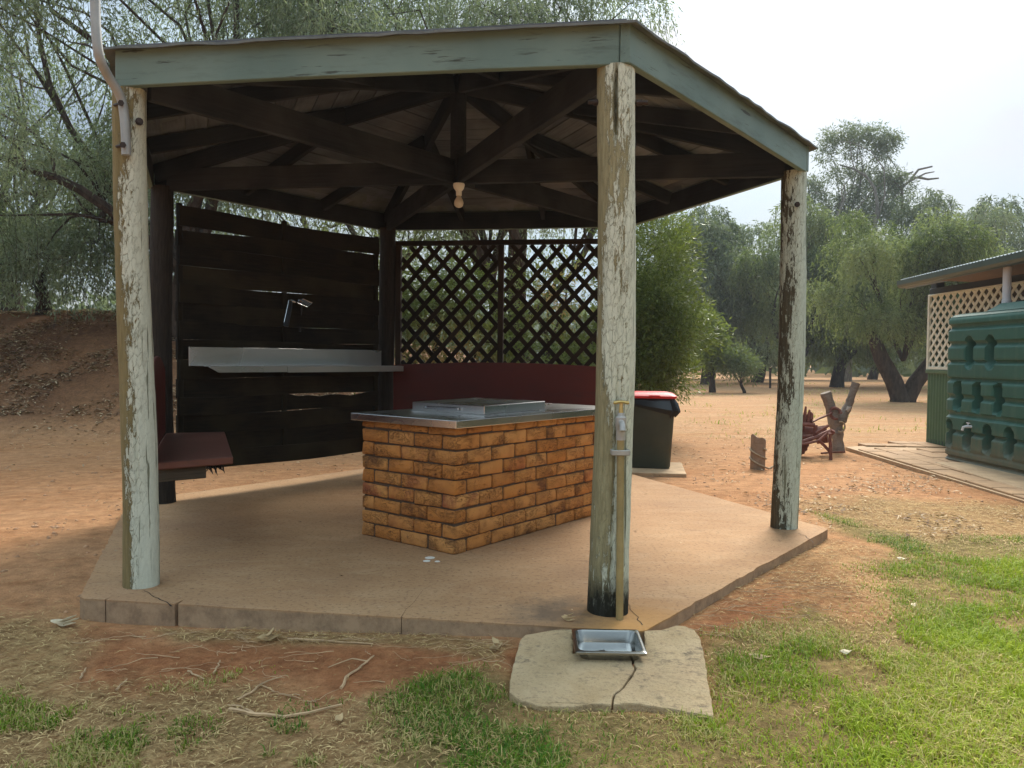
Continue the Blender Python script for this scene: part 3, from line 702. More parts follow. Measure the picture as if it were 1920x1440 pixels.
def curled_leaf(px, ln, w, az, label, mat, cat='leaf', n=1, curl=.3, zoff=.01, on=None, name='fallen_leaf'):
    q = at_z(px[0], px[1], GZ if on is None else on); z = (float(ground_z(np.array([q.x]), np.array([q.y]))[0]) if on is None else on) + zoff
    m = MB()
    for j in range(n):
        a = az + j * .55; L = ln * random.uniform(.75, 1); vs = []; K = 7
        for i in range(K + 1):
            t = i / K; ww = w * sin(pi * min(.97, .06 + t * .92)) ** .8; c = Vector((cos(a) * L * (t - .5), sin(a) * L * (t - .5), .006 + curl * L * .5 * (t - .5) ** 2 * 2 + .01 * j))
            s = Vector((-sin(a), cos(a), .7 * sin(t * 4 + j))) * ww / 2
            vs += [c - s, c + Vector((0, 0, -.25 * ww)), c + s]
        b = len(m.v); m.v += [tuple(v + Vector((q.x, q.y, z))) for v in vs]
        for i in range(K):
            for s_ in (0, 1): o = b + i * 3 + s_; m.f.append((o, o + 1, o + 4, o + 3))
    o = m.build(name, mat, smooth=True)
    md = o.modifiers.new('thick', 'SOLIDIFY'); md.thickness = .0015
    return tag(o, label, cat)
curled_leaf((122, 1176), .12, .028, -.2, 'bleached white curl of bark lying by the left slab corner', M_PALELEAF, 'bark', 3, name='bark_curl')
curled_leaf((505, 1205), .11, .026, .4, 'large tan dead leaf curled on red soil in front of the slab', M_DEADLEAF, n=3)
curled_leaf((1066, 1165), .07, .014, -.5, 'brown split leaf on the slab beside the front post', M_DEADLEAF, n=3, on=0.0, zoff=.002)
curled_leaf((930, 1240), .11, .02, .9, 'brown dry leaves heaped by the left end of the pale stone', M_DEADLEAF, n=3)
curled_leaf((636, 1372), .07, .022, 1.4, 'upright tan leaf among the grass at the bottom of the red soil', M_DEADLEAF)
curled_leaf((1425, 1263), .10, .022, -.2, 'flat brown leaf in the lawn right of the pale stone', M_DEADLEAF)
curled_leaf((1585, 1252), .06, .02, .2, 'pale cream leaf in the lawn, nearest the centre of the grass', M_PALELEAF)
curled_leaf((1690, 1068), .06, .02, -.4, 'small cream leaf on straw right of the slab corner', M_PALELEAF)
curled_leaf((1712, 1158), .06, .02, .8, 'small white leaf in the greenest grass on the right', M_PALELEAF)

# ================================================================== CONCRETE SLAB
def dense(poly, step, jit):
    out = []
    for i in range(len(poly)):
        a, b = Vector(poly[i]).to_2d(), Vector(poly[(i + 1) % len(poly)]).to_2d(); L = (b - a).length; n = max(1, int(L / step))
        nrm = Vector((b.y - a.y, a.x - b.x)).normalized()
        for j in range(n):
            p = a.lerp(b, j / n)
            if j: p = p + nrm * (random.uniform(-jit, jit) - (random.uniform(0, .012) if random.random() < .12 else 0))
            out.append(p)
    return out
# corner radius: cut each corner a little; two cracks notch the front face
c_poly = []
for i in range(6):
    a, b, c = SLAB[i - 1].to_2d(), SLAB[i].to_2d(), SLAB[(i + 1) % 6].to_2d()
    c_poly += [b.lerp(a, .010), b.lerp(c, .010)]
outline = dense([(p.x, p.y) for p in c_poly], .07, .003)
AB = [at_z(190, 1128, 0), at_z(322, 1137, 0), at_z(752, 1158, 0)]
res_ = []
A0, B0 = SLAB[0].to_2d(), SLAB[1].to_2d(); ab = (B0 - A0).normalized()
nts = [((p.to_2d() - A0).dot(ab), w) for p, w in zip(AB, (.003, .009, .0015))]
inn = Vector((-ab.y, ab.x));  inn = inn if inn.dot(HUB - A0) > 0 else -inn
for i, p in enumerate(outline):
    res_.append(p); nx_ = outline[(i + 1) % len(outline)]
    s0, s1 = (p - A0).dot(ab), (nx_ - A0).dot(ab)
    if abs((p - A0).dot(inn)) < .02 and abs((nx_ - A0).dot(inn)) < .02 and s1 > s0:
        for s_, w in nts:
            if s0 < s_ - w and s_ + w < s1:
                e = A0 + ab * s_; res_ += [e - ab * w, e + inn * (.05 + w * 2) + ab * random.uniform(-.004, .004), e + ab * w]
slab = MB().prism([(p.x, p.y) for p in res_], -.16, 0.0).build('concrete_slab', M_CONCRETE, bevel=.011, seg=2)
tag(slab, kind='structure')
def crack(pts_px, w, z, parent):
    P = [at_z(x, y, 0) for x, y in pts_px]; Q = []
    for a, b in zip(P, P[1:]):
        for i in range(4): Q.append(a.lerp(b, i / 4) + Vector((random.uniform(-.008, .008), random.uniform(-.008, .008), 0)) * (1 if i else .3))
    Q.append(P[-1]); vs = []; n = len(Q)
    for i, q in enumerate(Q):
        t = (Q[min(i + 1, n - 1)] - Q[max(0, i - 1)]).normalized(); s = Vector((-t.y, t.x, 0)) * w * .5 * random.uniform(.35, 1.1) * (1 - .6 * i / n)
        vs += [(q.x - s.x, q.y - s.y, z), (q.x + s.x, q.y + s.y, z)]
    m = MB(); m.add(vs, [(2 * i, 2 * i + 1, 2 * i + 3, 2 * i + 2) for i in range(n - 1)])
    return m.build('crack', M_CRACK, parent)
crack([(322, 1137), (296, 1122), (270, 1108)], .009, .0012, slab)
crack([(1205, 1172), (1190, 1152), (1168, 1120)], .006, .0012, slab)
crack([(1525, 1018), (1512, 1006), (1496, 1000)], .007, .0012, slab)
crack([(752, 1158), (795, 1105), (850, 1075)], .0014, .0012, slab)

# ================================================================== SHELTER
shelter = thing('picnic_shelter', (HUB.x, HUB.y, 0), 'open hexagonal timber shelter with peeling painted posts over the slab', 'shelter')
def post(k, r, mat, ztop, seed, lean=(0, 0), groove=None, label=None):
    rs = np.random.default_rng(seed); b = hexp(k, RP); nz, ns = 40, 44; V = []
    ph = rs.random(6) * 6.28
    for i in range(nz + 1):
        z = -.03 + (ztop + .03) * i / nz; t = z / ztop
        rr = r * (1.04 - .10 * t) * (1 + .012 * sin(z * 5 + ph[0]) + .01 * sin(z * 11 + ph[1]))
        ox, oy = lean[0] * t + .010 * sin(z * 2.2 + ph[2]), lean[1] * t + .008 * sin(z * 1.8 + ph[3])
        for j in range(ns):
            a = 2 * pi * j / ns; q = rr * (1 + .02 * sin(2 * a + ph[4] + z) + .012 * sin(3 * a + ph[5] - z * 2)) + rs.normal() * .0006
            if groove:
                for ga, z0, z1, dp in groove:
                    if z0 < z < z1 and abs((a - ga + pi) % (2 * pi) - pi) < pi / ns * 1.05: q -= dp * min(1, (z - z0) / .1 + .2)
            V.append((ox + q * cos(a), oy + q * sin(a), z))
    F = [(i * ns + j, i * ns + (j + 1) % ns, (i + 1) * ns + (j + 1) % ns, (i + 1) * ns + j) for i in range(nz) for j in range(ns)] + [tuple(nz * ns + j for j in range(ns))]
    m = MB(); m.add(V, F); o = link('post', m.mesh('post', smooth=True), mat, shelter, loc=b - Vector((HUB.x, HUB.y, 0)))
    if label: o['label'] = label
    return o
PB = post(1, .089, M_POST_B, 2.44, 2, (.0, 0), [(4.55, 2.12, 2.43, .05), (4.75, .1, 1.1, .012), (4.9, 1.2, 1.7, .008)], 'front post with tap pipe and black rotted foot')
PA = post(0, .081, M_POST_A, 2.44, 1, (-.035, 0), [(5.0, .4, 1.0, .007)], 'front left post with a bare brown stripe')
PC = post(2, .086, M_POST_C, 2.44, 3, (.02, 0), None, 'right post with half its paint gone dark')
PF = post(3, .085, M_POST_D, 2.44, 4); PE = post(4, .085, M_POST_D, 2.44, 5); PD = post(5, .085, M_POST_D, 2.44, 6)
def bolt(name, p, d, parent, r=.013, l=.02):
    d = Vector(d).normalized(); m = MB().tube([p, p + d * l * .5], [r * 1.4, r * 1.4], 10).tube([p + d * l * .5, p + d * l], [r, r], 6)
    return m.build(name, M_BOLT, parent)
for P_, k_ in ((PA, 0), (PB, 1), (PC, 2)):
    b = hexp(k_, RP)
    if k_ == 2: bolt('bolt', b + Vector((-.0, -.092, 2.20)), (0.0, -1, 0), P_)
    if k_ == 0: bolt('bolt', b + Vector((.042, -.068, 2.27)), (.5, -1, 0), P_)
    if k_ == 1:
        for sx in (-1, 1): bolt('bolt', b + Vector((sx * .083, -.02, 2.29)), (sx, -.1, 0), P_, .010, .05)
# fascia boards: each covers the end of the one before it
RF, FT, FZ0, FZ1 = 2.437, .038, 2.432, 2.606
def off_line(k, t):
    p, q = hexp(k, RF).to_2d(), hexp(k + 1, RF).to_2d(); d = (q - p).normalized(); nrm = Vector((-d.y, d.x))
    if nrm.dot(HUB - p) < 0: nrm = -nrm
    return p + nrm * t, d
def inter(l1, l2):
    (p, d), (q, e) = l1, l2; den = d.x * e.y - d.y * e.x; r = q - p
    return p + d * ((r.x * e.y - r.y * e.x) / den)
fascias = []
for k in range(6):
    o_, i_ = off_line(k, 0), off_line(k, FT); prev_o = off_line(k - 1, 0); nxt_i = off_line(k + 1, FT)
    p0, p1 = inter(o_, prev_o), inter(i_, prev_o); p2, p3 = inter(i_, nxt_i), inter(o_, nxt_i)
    d = o_[1]; g = d * .004; poly = [p0, p1, p2 - g, p3 - g]
    org = Vector((p0.x, p0.y, (FZ0 + FZ1) / 2)); M = frame(org, org + Vector((d.x, d.y, 0))); Mi = M.inverted()
    m = MB(); nseg = 10; vs = []
    o_len = [(Mi @ Vector((p.x, p.y, org.z))) for p in poly]
    hz = (FZ1 - FZ0) / 2
    for i in range(nseg + 1):
        t = i / nseg; a = o_len[0].lerp(o_len[3], t); b = o_len[1].lerp(o_len[2], t); sag = .006 * sin(3.1 * t + k)
        for q, z in ((a, -hz), (b, -hz), (b, hz), (a, hz)): vs.append((q.x, q.y, z + sag))
    fs = [(i * 4 + c, i * 4 + (c + 1) % 4, i * 4 + 4 + (c + 1) % 4, i * 4 + 4 + c) for i in range(nseg) for c in range(4)] + [(3, 2, 1, 0), tuple(nseg * 4 + c for c in range(4))]
    m.add(vs, fs)
    fo = m.build('fascia_board', M_FASCIA, shelter, bevel=.004, M=Matrix.Translation(-Vector((HUB.x, HUB.y, 0))) @ M); fascias.append(fo)
    fo.data.materials.append(M_BEAM)                    # the inner face was never painted
    for pg in fo.data.polygons:
        w = M.to_3x3() @ pg.normal
        if w.to_2d().dot(HUB - (p0 + p3) / 2) > .9 * (HUB - (p0 + p3) / 2).length: pg.material_index = 1
def fbolt(k, s, z, parent):
    p, d = off_line(k, 0); L = RF; q = p + d * s; n_ = Vector((-d.y, d.x)); n_ = n_ if n_.dot(p - HUB) > 0 else -n_
    P = Vector((q.x, q.y, z)); m = MB().tube([P, P + Vector((n_.x, n_.y, 0)) * .012], [.014, .011], 10)
    Ml = (Matrix.Translation(Vector((HUB.x, HUB.y, 0))) @ parent.matrix_local).inverted(); m.v = [tuple(Ml @ Vector(v)) for v in m.v]
    return m.build('bolt', M_BOLT, parent, world=False)
fbolt(0, .09, 2.463, fascias[0]); fbolt(0, 2.285, 2.468, fascias[0]); fbolt(1, 2.3, 2.47, fascias[1])

ZE, ZA, RE = 2.602, 3.20, 2.437           # underside of the roof planks: at the corner, at the apex
def roof_z(r): return ZE + (ZA - ZE) * (1 - r / RE)
for k in range(6):
    a = hexp(k, RP - .06, 2.49); c = Vector((HUB.x, HUB.y, 2.49)); d = (a - c).normalized()
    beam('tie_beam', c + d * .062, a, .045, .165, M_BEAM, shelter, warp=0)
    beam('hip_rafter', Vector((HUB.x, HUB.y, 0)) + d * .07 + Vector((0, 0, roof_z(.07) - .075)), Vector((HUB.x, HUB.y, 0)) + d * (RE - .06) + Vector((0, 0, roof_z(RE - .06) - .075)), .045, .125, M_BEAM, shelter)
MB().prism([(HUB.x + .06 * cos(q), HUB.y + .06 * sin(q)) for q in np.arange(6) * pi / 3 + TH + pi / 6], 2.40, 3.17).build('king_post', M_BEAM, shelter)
for k in range(6):
    P, Q = hexp(k, RE), hexp(k + 1, RE); mid = (P + Q) / 2; inw = (Vector((HUB.x, HUB.y, 0)) - mid); AP = inw.length; inw = inw.normalized(); e = (Q - P).normalized(); L = (Q - P).length
    zap = lambda s: ZE + (ZA - ZE) * s / AP          # s = distance in from the eave
    for f in (1 / 3, 2 / 3):
        b = P + e * L * f; run = AP * (2 / 3) - .04; p0 = b + inw * .05; p1 = b + inw * run
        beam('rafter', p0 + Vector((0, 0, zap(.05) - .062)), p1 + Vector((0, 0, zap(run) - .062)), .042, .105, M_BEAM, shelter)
    # ceiling planks, laid along the eave, one object each
    rows = 15; step = AP / rows
    for r_ in range(rows):
        s0, s1 = r_ * step + .003, (r_ + 1) * step - .006
        if r_ == rows - 1: s1 -= .03
        def edge(s): w = L / 2 * (1 - s / AP) - .012; return mid + inw * s - e * w, mid + inw * s + e * w
        a0, a1 = edge(s0); b0, b1 = edge(s1); jz = random.uniform(0, .004)
        org = a0 + Vector((0, 0, zap(s0) + .002)); slope = Vector((inw.x * AP, inw.y * AP, ZA - ZE)).normalized(); nrm = e.cross(slope).normalized()
        if nrm.z < 0: nrm = -nrm
        M = Matrix(((e.x, slope.x, nrm.x, org.x), (e.y, slope.y, nrm.y, org.y), (e.z, slope.z, nrm.z, org.z), (0, 0, 0, 1)))
        Mi = M.inverted(); q = [Mi @ (v + Vector((0, 0, z))) for v, z in ((a0, zap(s0) + .002), (a1, zap(s0) + .002), (b1, zap(s1) + .002), (b0, zap(s1) + .002))]
        m = MB(); m.add([(v.x, v.y, jz) for v in q] + [(v.x, v.y, jz + .018) for v in q], [(3, 2, 1, 0), (4, 5, 6, 7), (0, 1, 5, 4), (1, 2, 6, 5), (2, 3, 7, 6), (3, 0, 4, 7)])
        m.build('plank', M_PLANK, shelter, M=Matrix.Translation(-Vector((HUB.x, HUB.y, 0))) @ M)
    # roof covering, ragged along the eave
    RO = RE + .055; P2, Q2 = hexp(k, RO), hexp(k + 1, RO); n = 26; vs = []; top = Vector((HUB.x, HUB.y, ZA + .045)); zo = ZE - .042
    for i in range(n + 1):
        v = P2.lerp(Q2, i / n); o_ = (v - Vector((HUB.x, HUB.y, 0))).normalized() * (random.uniform(-.008, .006) if 0 < i < n else 0); jz = random.uniform(-.003, .004) if 0 < i < n else 0
        vs.append((v.x + o_.x, v.y + o_.y, zo + .030 + jz))
    for i in range(n + 1): vs.append((vs[i][0], vs[i][1], vs[i][2] + .011))
    vs += [tuple(top), tuple(top + Vector((0, 0, .018)))]
    fs = [(i, i + 1, n + 2 + i, n + 1 + i) for i in range(n)] + [(i + 1, i, 2 * n + 2) for i in range(n)] + [(n + 1 + i, n + 2 + i, 2 * n + 3) for i in range(n)]
    m = MB(); m.add(vs, fs); m.build('roof_sheet', M_ROOF, shelter)

# ================================================================== BOARD SCREEN between the two left back posts
D_, E_ = hexp(5, RP), hexp(4, RP); de = (E_ - D_).normalized(); inn3 = Vector((-de.y, de.x, 0)); inn3 = inn3 if inn3.dot(Vector((HUB.x, HUB.y, 0)) - D_) > 0 else -inn3
scr = thing('board_screen', (D_ + E_) / 2, 'dark woven board screen filling the left back side of the shelter', 'screen')
L_DE = (E_ - D_).length
for s_ in (.15, 1.12, L_DE - .14):
    p = D_ + de * s_ + inn3 * (-.004)
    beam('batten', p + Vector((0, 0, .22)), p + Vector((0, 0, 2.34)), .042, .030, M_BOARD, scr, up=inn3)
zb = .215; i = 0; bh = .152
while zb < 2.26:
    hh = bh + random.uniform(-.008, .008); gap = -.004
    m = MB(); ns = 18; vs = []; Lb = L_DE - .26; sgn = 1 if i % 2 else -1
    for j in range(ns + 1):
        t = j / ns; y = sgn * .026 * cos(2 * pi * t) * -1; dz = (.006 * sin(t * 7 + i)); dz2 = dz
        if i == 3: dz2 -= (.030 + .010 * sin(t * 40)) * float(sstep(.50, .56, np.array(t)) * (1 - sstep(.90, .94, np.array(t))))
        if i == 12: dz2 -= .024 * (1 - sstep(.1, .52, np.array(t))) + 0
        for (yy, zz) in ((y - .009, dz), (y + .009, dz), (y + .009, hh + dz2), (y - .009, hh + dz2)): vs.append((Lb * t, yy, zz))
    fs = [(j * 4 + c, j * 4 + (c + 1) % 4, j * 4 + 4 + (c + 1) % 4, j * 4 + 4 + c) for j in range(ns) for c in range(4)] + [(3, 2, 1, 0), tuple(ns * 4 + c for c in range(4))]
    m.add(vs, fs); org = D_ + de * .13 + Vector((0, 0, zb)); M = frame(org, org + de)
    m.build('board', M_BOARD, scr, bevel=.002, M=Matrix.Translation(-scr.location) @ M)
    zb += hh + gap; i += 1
# steel splashback and shelf
she = thing('steel_shelf', D_ + de * 1.25 + Vector((0, 0, 1.06)), 'long stainless steel shelf with splashback fixed to the dark boards', 'shelf')
def steel_local(): return frame(Vector((0, 0, 0)), de)
bp = D_ + inn3 * .052
def shelfbox(name, s0, s1, y0, y1, z0, z1, mat, parent, bev=.002):
    M = frame(bp + Vector((0, 0, 0)), bp + de); up_is_in = (M.to_3x3() @ Vector((0, 1, 0))).dot(inn3) > 0; sg = 1 if up_is_in else -1
    m = MB().box(((s0 + s1) / 2, sg * (y0 + y1) / 2, (z0 + z1) / 2), (s1 - s0, abs(y1 - y0), z1 - z0))
    return m.build(name, mat, parent, bevel=bev, M=Matrix.Translation(-parent_loc(parent)) @ M)
spl = shelfbox('splashback', .19, 2.21, .002, .008, 1.062, 1.215, M_STEEL, she)
for s_ in (.225, 1.25, 2.175):
    for z in (1.09, 1.185):
        p = bp + de * s_ + inn3 * .007 + Vector((0, 0, z)); MB().tube([p, p + inn3 * .004], [.009, .006], 8).build('screw', M_BOLT, spl) if False else None
        m = MB().tube([p, p + inn3 * .004], [.008, .006], 8); Ml = (Matrix.Translation(she.location) @ spl.matrix_local).inverted(); m.v = [tuple(Ml @ Vector(v)) for v in m.v]; m.build('screw', M_BOLT, spl, world=False)
def tray(s0, s1, z, taper):
    M = frame(bp, bp + de); sg = 1 if (M.to_3x3() @ Vector((0, 1, 0))).dot(inn3) > 0 else -1; y1 = .25; t = .003
    ys = lambda y: sg * y; m = MB()
    c = .10 if taper else 0.0
    m.prism([(s0, ys(.009)), (s1, ys(.009)), (s1, ys(y1)), (s0 + c * 0, ys(y1))], z - t, z)
    # front lip, its left end cut at a slant
    m.add([(s0, ys(y1), z), (s1, ys(y1), z), (s1, ys(y1), z - .052), (s0 + c, ys(y1), z - .052), (s0, ys(y1 - t), z), (s1, ys(y1 - t), z), (s1, ys(y1 - t), z - .052), (s0 + c, ys(y1 - t), z - .052)],
          [(0, 1, 2, 3), (7, 6, 5, 4), (0, 4, 5, 1), (1, 5, 6, 2), (2, 6, 7, 3), (3, 7, 4, 0)])
    return m.build('shelf_tray', M_STEEL, she, M=Matrix.Translation(-she.location) @ M)
tray(.20, .935, 1.066, True); tray(.939, 2.28, 1.062, False)
# things hung on the boards
def hung(px, Yp):
    d = ray(*px); t = ((D_ + inn3 * .06) - Vector((0, 0, EYE))).dot(inn3) / d.dot(inn3); return Vector((0, 0, EYE)) + d * t
h0, h1 = hung((545, 563), 0), hung((536, 612), 0); h2 = hung((572, 568), 0)
sc_ = thing('barbecue_scraper', h0, 'black handled barbecue scraper with steel cap hung on the dark boards', 'scraper')
MB().tube([h0, h0.lerp(h1, .3) + inn3 * .01, h1], [.016, .019, .024], 10).build('handle', M_BLACK, sc_, smooth=True)
MB().tube([h0 + de * -.012 + Vector((0, 0, .0)), h0 + de * .045 + Vector((0, 0, -.012))], [.017, .013], 10).build('steel_cap', M_SHINY, sc_, smooth=True)
MB().tube([h0 + de * -.018, h0.lerp(h1, .85) + de * -.025], [.0035, .0035], 6).build('rail', M_SHINY, sc_)
tn = thing('slotted_turner', h2, 'slotted steel turner head catching light on the dark boards', 'turner')
hd = MB(); U = (de * .95 + Vector((0, 0, -.25))).normalized(); Vv = (Vector((0, 0, 1)) * .55 + de * .35 + inn3 * .55).normalized()
for q in np.linspace(-.05, .05, 6): hd.tube([h2 + U * q - Vv * .03, h2 + U * q + Vv * .03], [.0042, .0042], 5)
for q in (-.03, .03): hd.tube([h2 - U * .055 + Vv * q, h2 + U * .055 + Vv * q], [.005, .005], 5)
hd.build('slotted_head', M_SHINY, tn)
MB().tube([h2 - U * .05, h2 - U * .075 + inn3 * .008], [.014, .010], 8).build('ferrule', M_SHINY, tn, smooth=True)
MB().tube([h2 - Vv * .03, h2 - Vv * .06 - Vector((0, 0, .10)), h2 - Vv * .06 - Vector((0, 0, .22))], [.008, .009, .010], 8).build('handle', M_BLACK, tn, smooth=True)

# ================================================================== LATTICE SCREEN and rear bench (back side)
F_ = hexp(3, RP); ef = (F_ - E_).normalized(); in2 = Vector((-ef.y, ef.x, 0)); in2 = in2 if in2.dot(Vector((HUB.x, HUB.y, 0)) - E_) > 0 else -in2
lat = thing('lattice_screen', (E_ + F_) / 2, 'dark diamond timber lattice screen across the back of the shelter', 'screen')
zl0, zl1 = 1.06, 2.31; LE = (F_ - E_).length
s_l, s_m, s_r = .125, 1.165, LE - .125
def elf(s, z, y=0.0): return E_ + ef * s + in2 * y + Vector((0, 0, z))
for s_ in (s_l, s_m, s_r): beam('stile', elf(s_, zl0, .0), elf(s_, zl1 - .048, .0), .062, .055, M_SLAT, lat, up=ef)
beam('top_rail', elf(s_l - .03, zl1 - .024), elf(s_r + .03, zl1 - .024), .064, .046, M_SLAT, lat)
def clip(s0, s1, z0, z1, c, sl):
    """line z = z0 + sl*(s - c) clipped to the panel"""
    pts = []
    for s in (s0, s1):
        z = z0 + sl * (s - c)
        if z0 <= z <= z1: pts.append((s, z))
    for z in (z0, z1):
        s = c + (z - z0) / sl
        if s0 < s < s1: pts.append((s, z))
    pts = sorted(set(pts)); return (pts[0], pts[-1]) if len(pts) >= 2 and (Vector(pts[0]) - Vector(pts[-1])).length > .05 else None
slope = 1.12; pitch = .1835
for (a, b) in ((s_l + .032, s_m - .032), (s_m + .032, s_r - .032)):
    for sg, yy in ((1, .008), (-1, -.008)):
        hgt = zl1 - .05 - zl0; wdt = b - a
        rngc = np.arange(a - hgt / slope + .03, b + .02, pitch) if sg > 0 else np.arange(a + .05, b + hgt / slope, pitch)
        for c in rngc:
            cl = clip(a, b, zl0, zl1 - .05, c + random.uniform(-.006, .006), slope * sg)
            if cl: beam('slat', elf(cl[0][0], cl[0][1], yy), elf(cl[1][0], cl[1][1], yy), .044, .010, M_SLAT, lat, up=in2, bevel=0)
def arch_panel(name, P, D, n_in, L, z0, zc, ze, off, th, parent, mat):
    m = MB(); K = 20; vs = []
    M = frame(P + n_in * off, P + n_in * off + D)
    for i in range(K + 1):
        t = i / K; zt = ze + (zc - ze) * sin(pi * t) ** .9
        for y in (-th / 2, th / 2): vs += [(L * t, y, z0), (L * t, y, zt)]
    fs = []
    for i in range(K):
        o = i * 4; fs += [(o, o + 1, o + 5, o + 4), (o + 2, o + 6, o + 7, o + 3), (o + 1, o + 3, o + 7, o + 5), (o, o + 4, o + 6, o + 2)]
    fs += [(0, 2, 3, 1), (K * 4, K * 4 + 1, K * 4 + 3, K * 4 + 2)]
    m.add(vs, fs); return m.build(name, mat, parent, bevel=.003, M=Matrix.Translation(-parent_loc(parent)) @ M)
rb = thing('rear_bench', (E_ + F_) / 2, 'maroon bench with high curved back under the lattice screen', 'bench')
arch_panel('backrest', E_ + ef * .09, ef, in2, LE - .18, .50, 1.105, 1.07, .05, .02, rb, M_MAROON)
MB().prism([tuple((E_ + ef * q + in2 * w).to_2d()) for q, w in ((.12, .068), (LE - .12, .068), (LE - .35, .50), (.35, .50))], .495, .535).build('seat', M_SEAT, rb, bevel=.006)
for q in (.45, LE - .45): beam('leg', elf(q, 0, .3), elf(q, .495, .3), .09, .09, M_BEAM, rb, up=ef)
# ------------------------------------------------------------------ left bench
A_ = hexp(0, RP); ad = (D_ - A_).normalized(); in1 = Vector((-ad.y, ad.x, 0)); in1 = in1 if in1.dot(Vector((HUB.x, HUB.y, 0)) - A_) > 0 else -in1
lb = thing('left_bench', A_ + ad * 1.2, 'faded red plank bench with maroon back beside the left front post', 'bench')
zs = .545
fr, fl, br = at_z(437, 857, zs), at_z(292, 868, zs), at_z(422, 805, zs)
seat_p = [fl + (fl - fr) * .12, fr, A_ + ad * 2.28 + in1 * .455, A_ + ad * 2.28 + in1 * .03]
org = seat_p[0]; M = frame(Vector((org.x, org.y, zs)), Vector((org.x, org.y, zs)) + ad); Mi = M.inverted()
m = MB(); m.prism([tuple((Mi @ Vector((p.x, p.y, zs))).to_2d()) for p in seat_p], -.042, 0); m.build('seat', M_SEAT, lb, bevel=.006, M=Matrix.Translation(-lb.location) @ M)
arch_panel('backrest', A_ + ad * .35, ad, in1, 1.85, .56, 1.14, 1.03, .02, .02, lb, M_MAROON)
eb = (fr - fl).normalized(); q0 = Vector((fl.x, fl.y, .465)) + ad * .07; beam('support_beam', q0 - eb * .02, q0 + eb * .27, .05, .075, M_LEGWOOD, lb)
MB().box(tuple(A_ + ad * 1.98 + in1 * .23 + Vector((0, 0, .47))), (.42, .05, .06), rz=atan2(in1.y, in1.x)).build('support_beam', M_BEAM, lb)
mb = MB(); c0 = at_z(398, 868, .50); 
for i in range(46):
    d = Vector((random.gauss(0, 1), random.gauss(0, 1), random.gauss(-.35, .5))).normalized(); p = c0 + Vector((random.uniform(-.05, .05), random.uniform(-.03, .03), random.uniform(-.02, .0)))
    mb.tube([p, p + d * .03, p + d * random.uniform(.04, .065) + Vector((0, 0, -.012))], [.008, .006, .001], 4)
tag(mb.build('web_clump', M_LINER), 'ragged black clump hanging under the end of the red seat', 'clump')

# ================================================================== BARBECUE
U_ = Vector((cos(radians(141.75)), sin(radians(141.75)), 0)); V_ = Vector((cos(radians(51.75)), sin(radians(51.75)), 0))
near = at_z(852, 1041, 0); LU, LV, HB = .81, 1.74, .742
bbq = thing('brick_barbecue', near + U_ * LU / 2 + V_ * LV / 2, 'tan brick barbecue with stainless steel bench top in the middle of the slab', 'barbecue')
def bb(u, v, z): return near + U_ * u + V_ * v + Vector((0, 0, z))
e_ = .013
MB().prism([tuple(bb(u, v, 0).to_2d()) for u, v in ((e_, e_), (LU - e_, e_), (LU - e_, LV - e_), (e_, LV - e_))], 0, HB).build('mortar_core', M_MORTAR, bbq)
brick_me = {}
def brick_mesh(L, H, D, var):
    key = (round(L, 2), round(H, 3), round(D, 2), var)
    if key not in brick_me:
        rs = np.random.default_rng(abs(hash(key)) % 2 ** 31); m = MB().box((0, 0, 0), (L, D, H)); m.v = [tuple(np.array(v) + rs.normal(0, .0026, 3)) for v in m.v]
        me = m.mesh('brick', bevel=.0065, seg=1); me.materials.append(M_BRICK)
        me.polygons.foreach_set('use_smooth', [True] * len(me.polygons)); brick_me[key] = me
    return brick_me[key]
BL, BD, BH, J = .2195, .1040, .0752, .0118
def brick(u0, u1, v0, v1, z0, z1):
    along_u = (u1 - u0) > (v1 - v0) + 1e-4 if abs((u1 - u0) - BD) > .002 or abs((v1 - v0) - BD) > .002 else True
    L, D = ((u1 - u0), (v1 - v0)) if along_u else ((v1 - v0), (u1 - u0))
    me = brick_mesh(L, z1 - z0, D, random.randrange(5))
    o = bpy.data.objects.new('brick', me); COL.objects.link(o); o.parent = bbq
    jit = random.uniform(-.0022, .0022)
    o.location = bb((u0 + u1) / 2 + jit, (v0 + v1) / 2 + random.uniform(-.0022, .0022), (z0 + z1) / 2 + random.uniform(-.001, .001)) - bbq.location
    ax = U_ if along_u else V_
    o.rotation_euler = (0, 0, atan2(ax.y, ax.x) + (pi if random.random() < .5 else 0) + random.uniform(-.008, .008))
def fill(a, b, from_b=False):
    """stretcher intervals between a and b, remainder at the far end"""
    out = []; 
    if not from_b:
        s = a
        while s < b - .04:
            e = min(s + BL, b)
            if b - e < .05 and e < b: e = b
            out.append((s, e)); s = e + J
    else:
        for (p, q) in fill(0, b - a): out.append((b - q, b - p))
    return out
z = 0.004; row = 0
while z < HB - .02:
    h_ = min(BH, HB - .004 - z); par = row % 2; z1 = z + h_; t = BD + J
    if par == 0:   # the left face covers the near corner
        for a, b in fill(0, LU - t): brick(a, b, 0, BD, z, z1)
        for a, b in fill(0, LV - t, True): brick(LU - BD, LU, a, b, z, z1) if True else None
        brick(LU - BD, LU, 0, BD, z, z1) if False else None
        for a, b in fill(t, LU): brick(a, b, LV - BD, LV, z, z1)
        for a, b in fill(t, LV): brick(0, BD, a, b, z, z1)
    else:          # the right face covers the near corner
        for a, b in fill(t, LU): brick(a, b, 0, BD, z, z1)
        for a, b in fill(t, LV): brick(LU - BD, LU, a, b, z, z1)
        for a, b in fill(0, LU - t): brick(a, b, LV - BD, LV, z, z1)
        for a, b in fill(0, LV - t): brick(0, BD, a, b, z, z1)
    z = z1 + J; row += 1
ov = .052
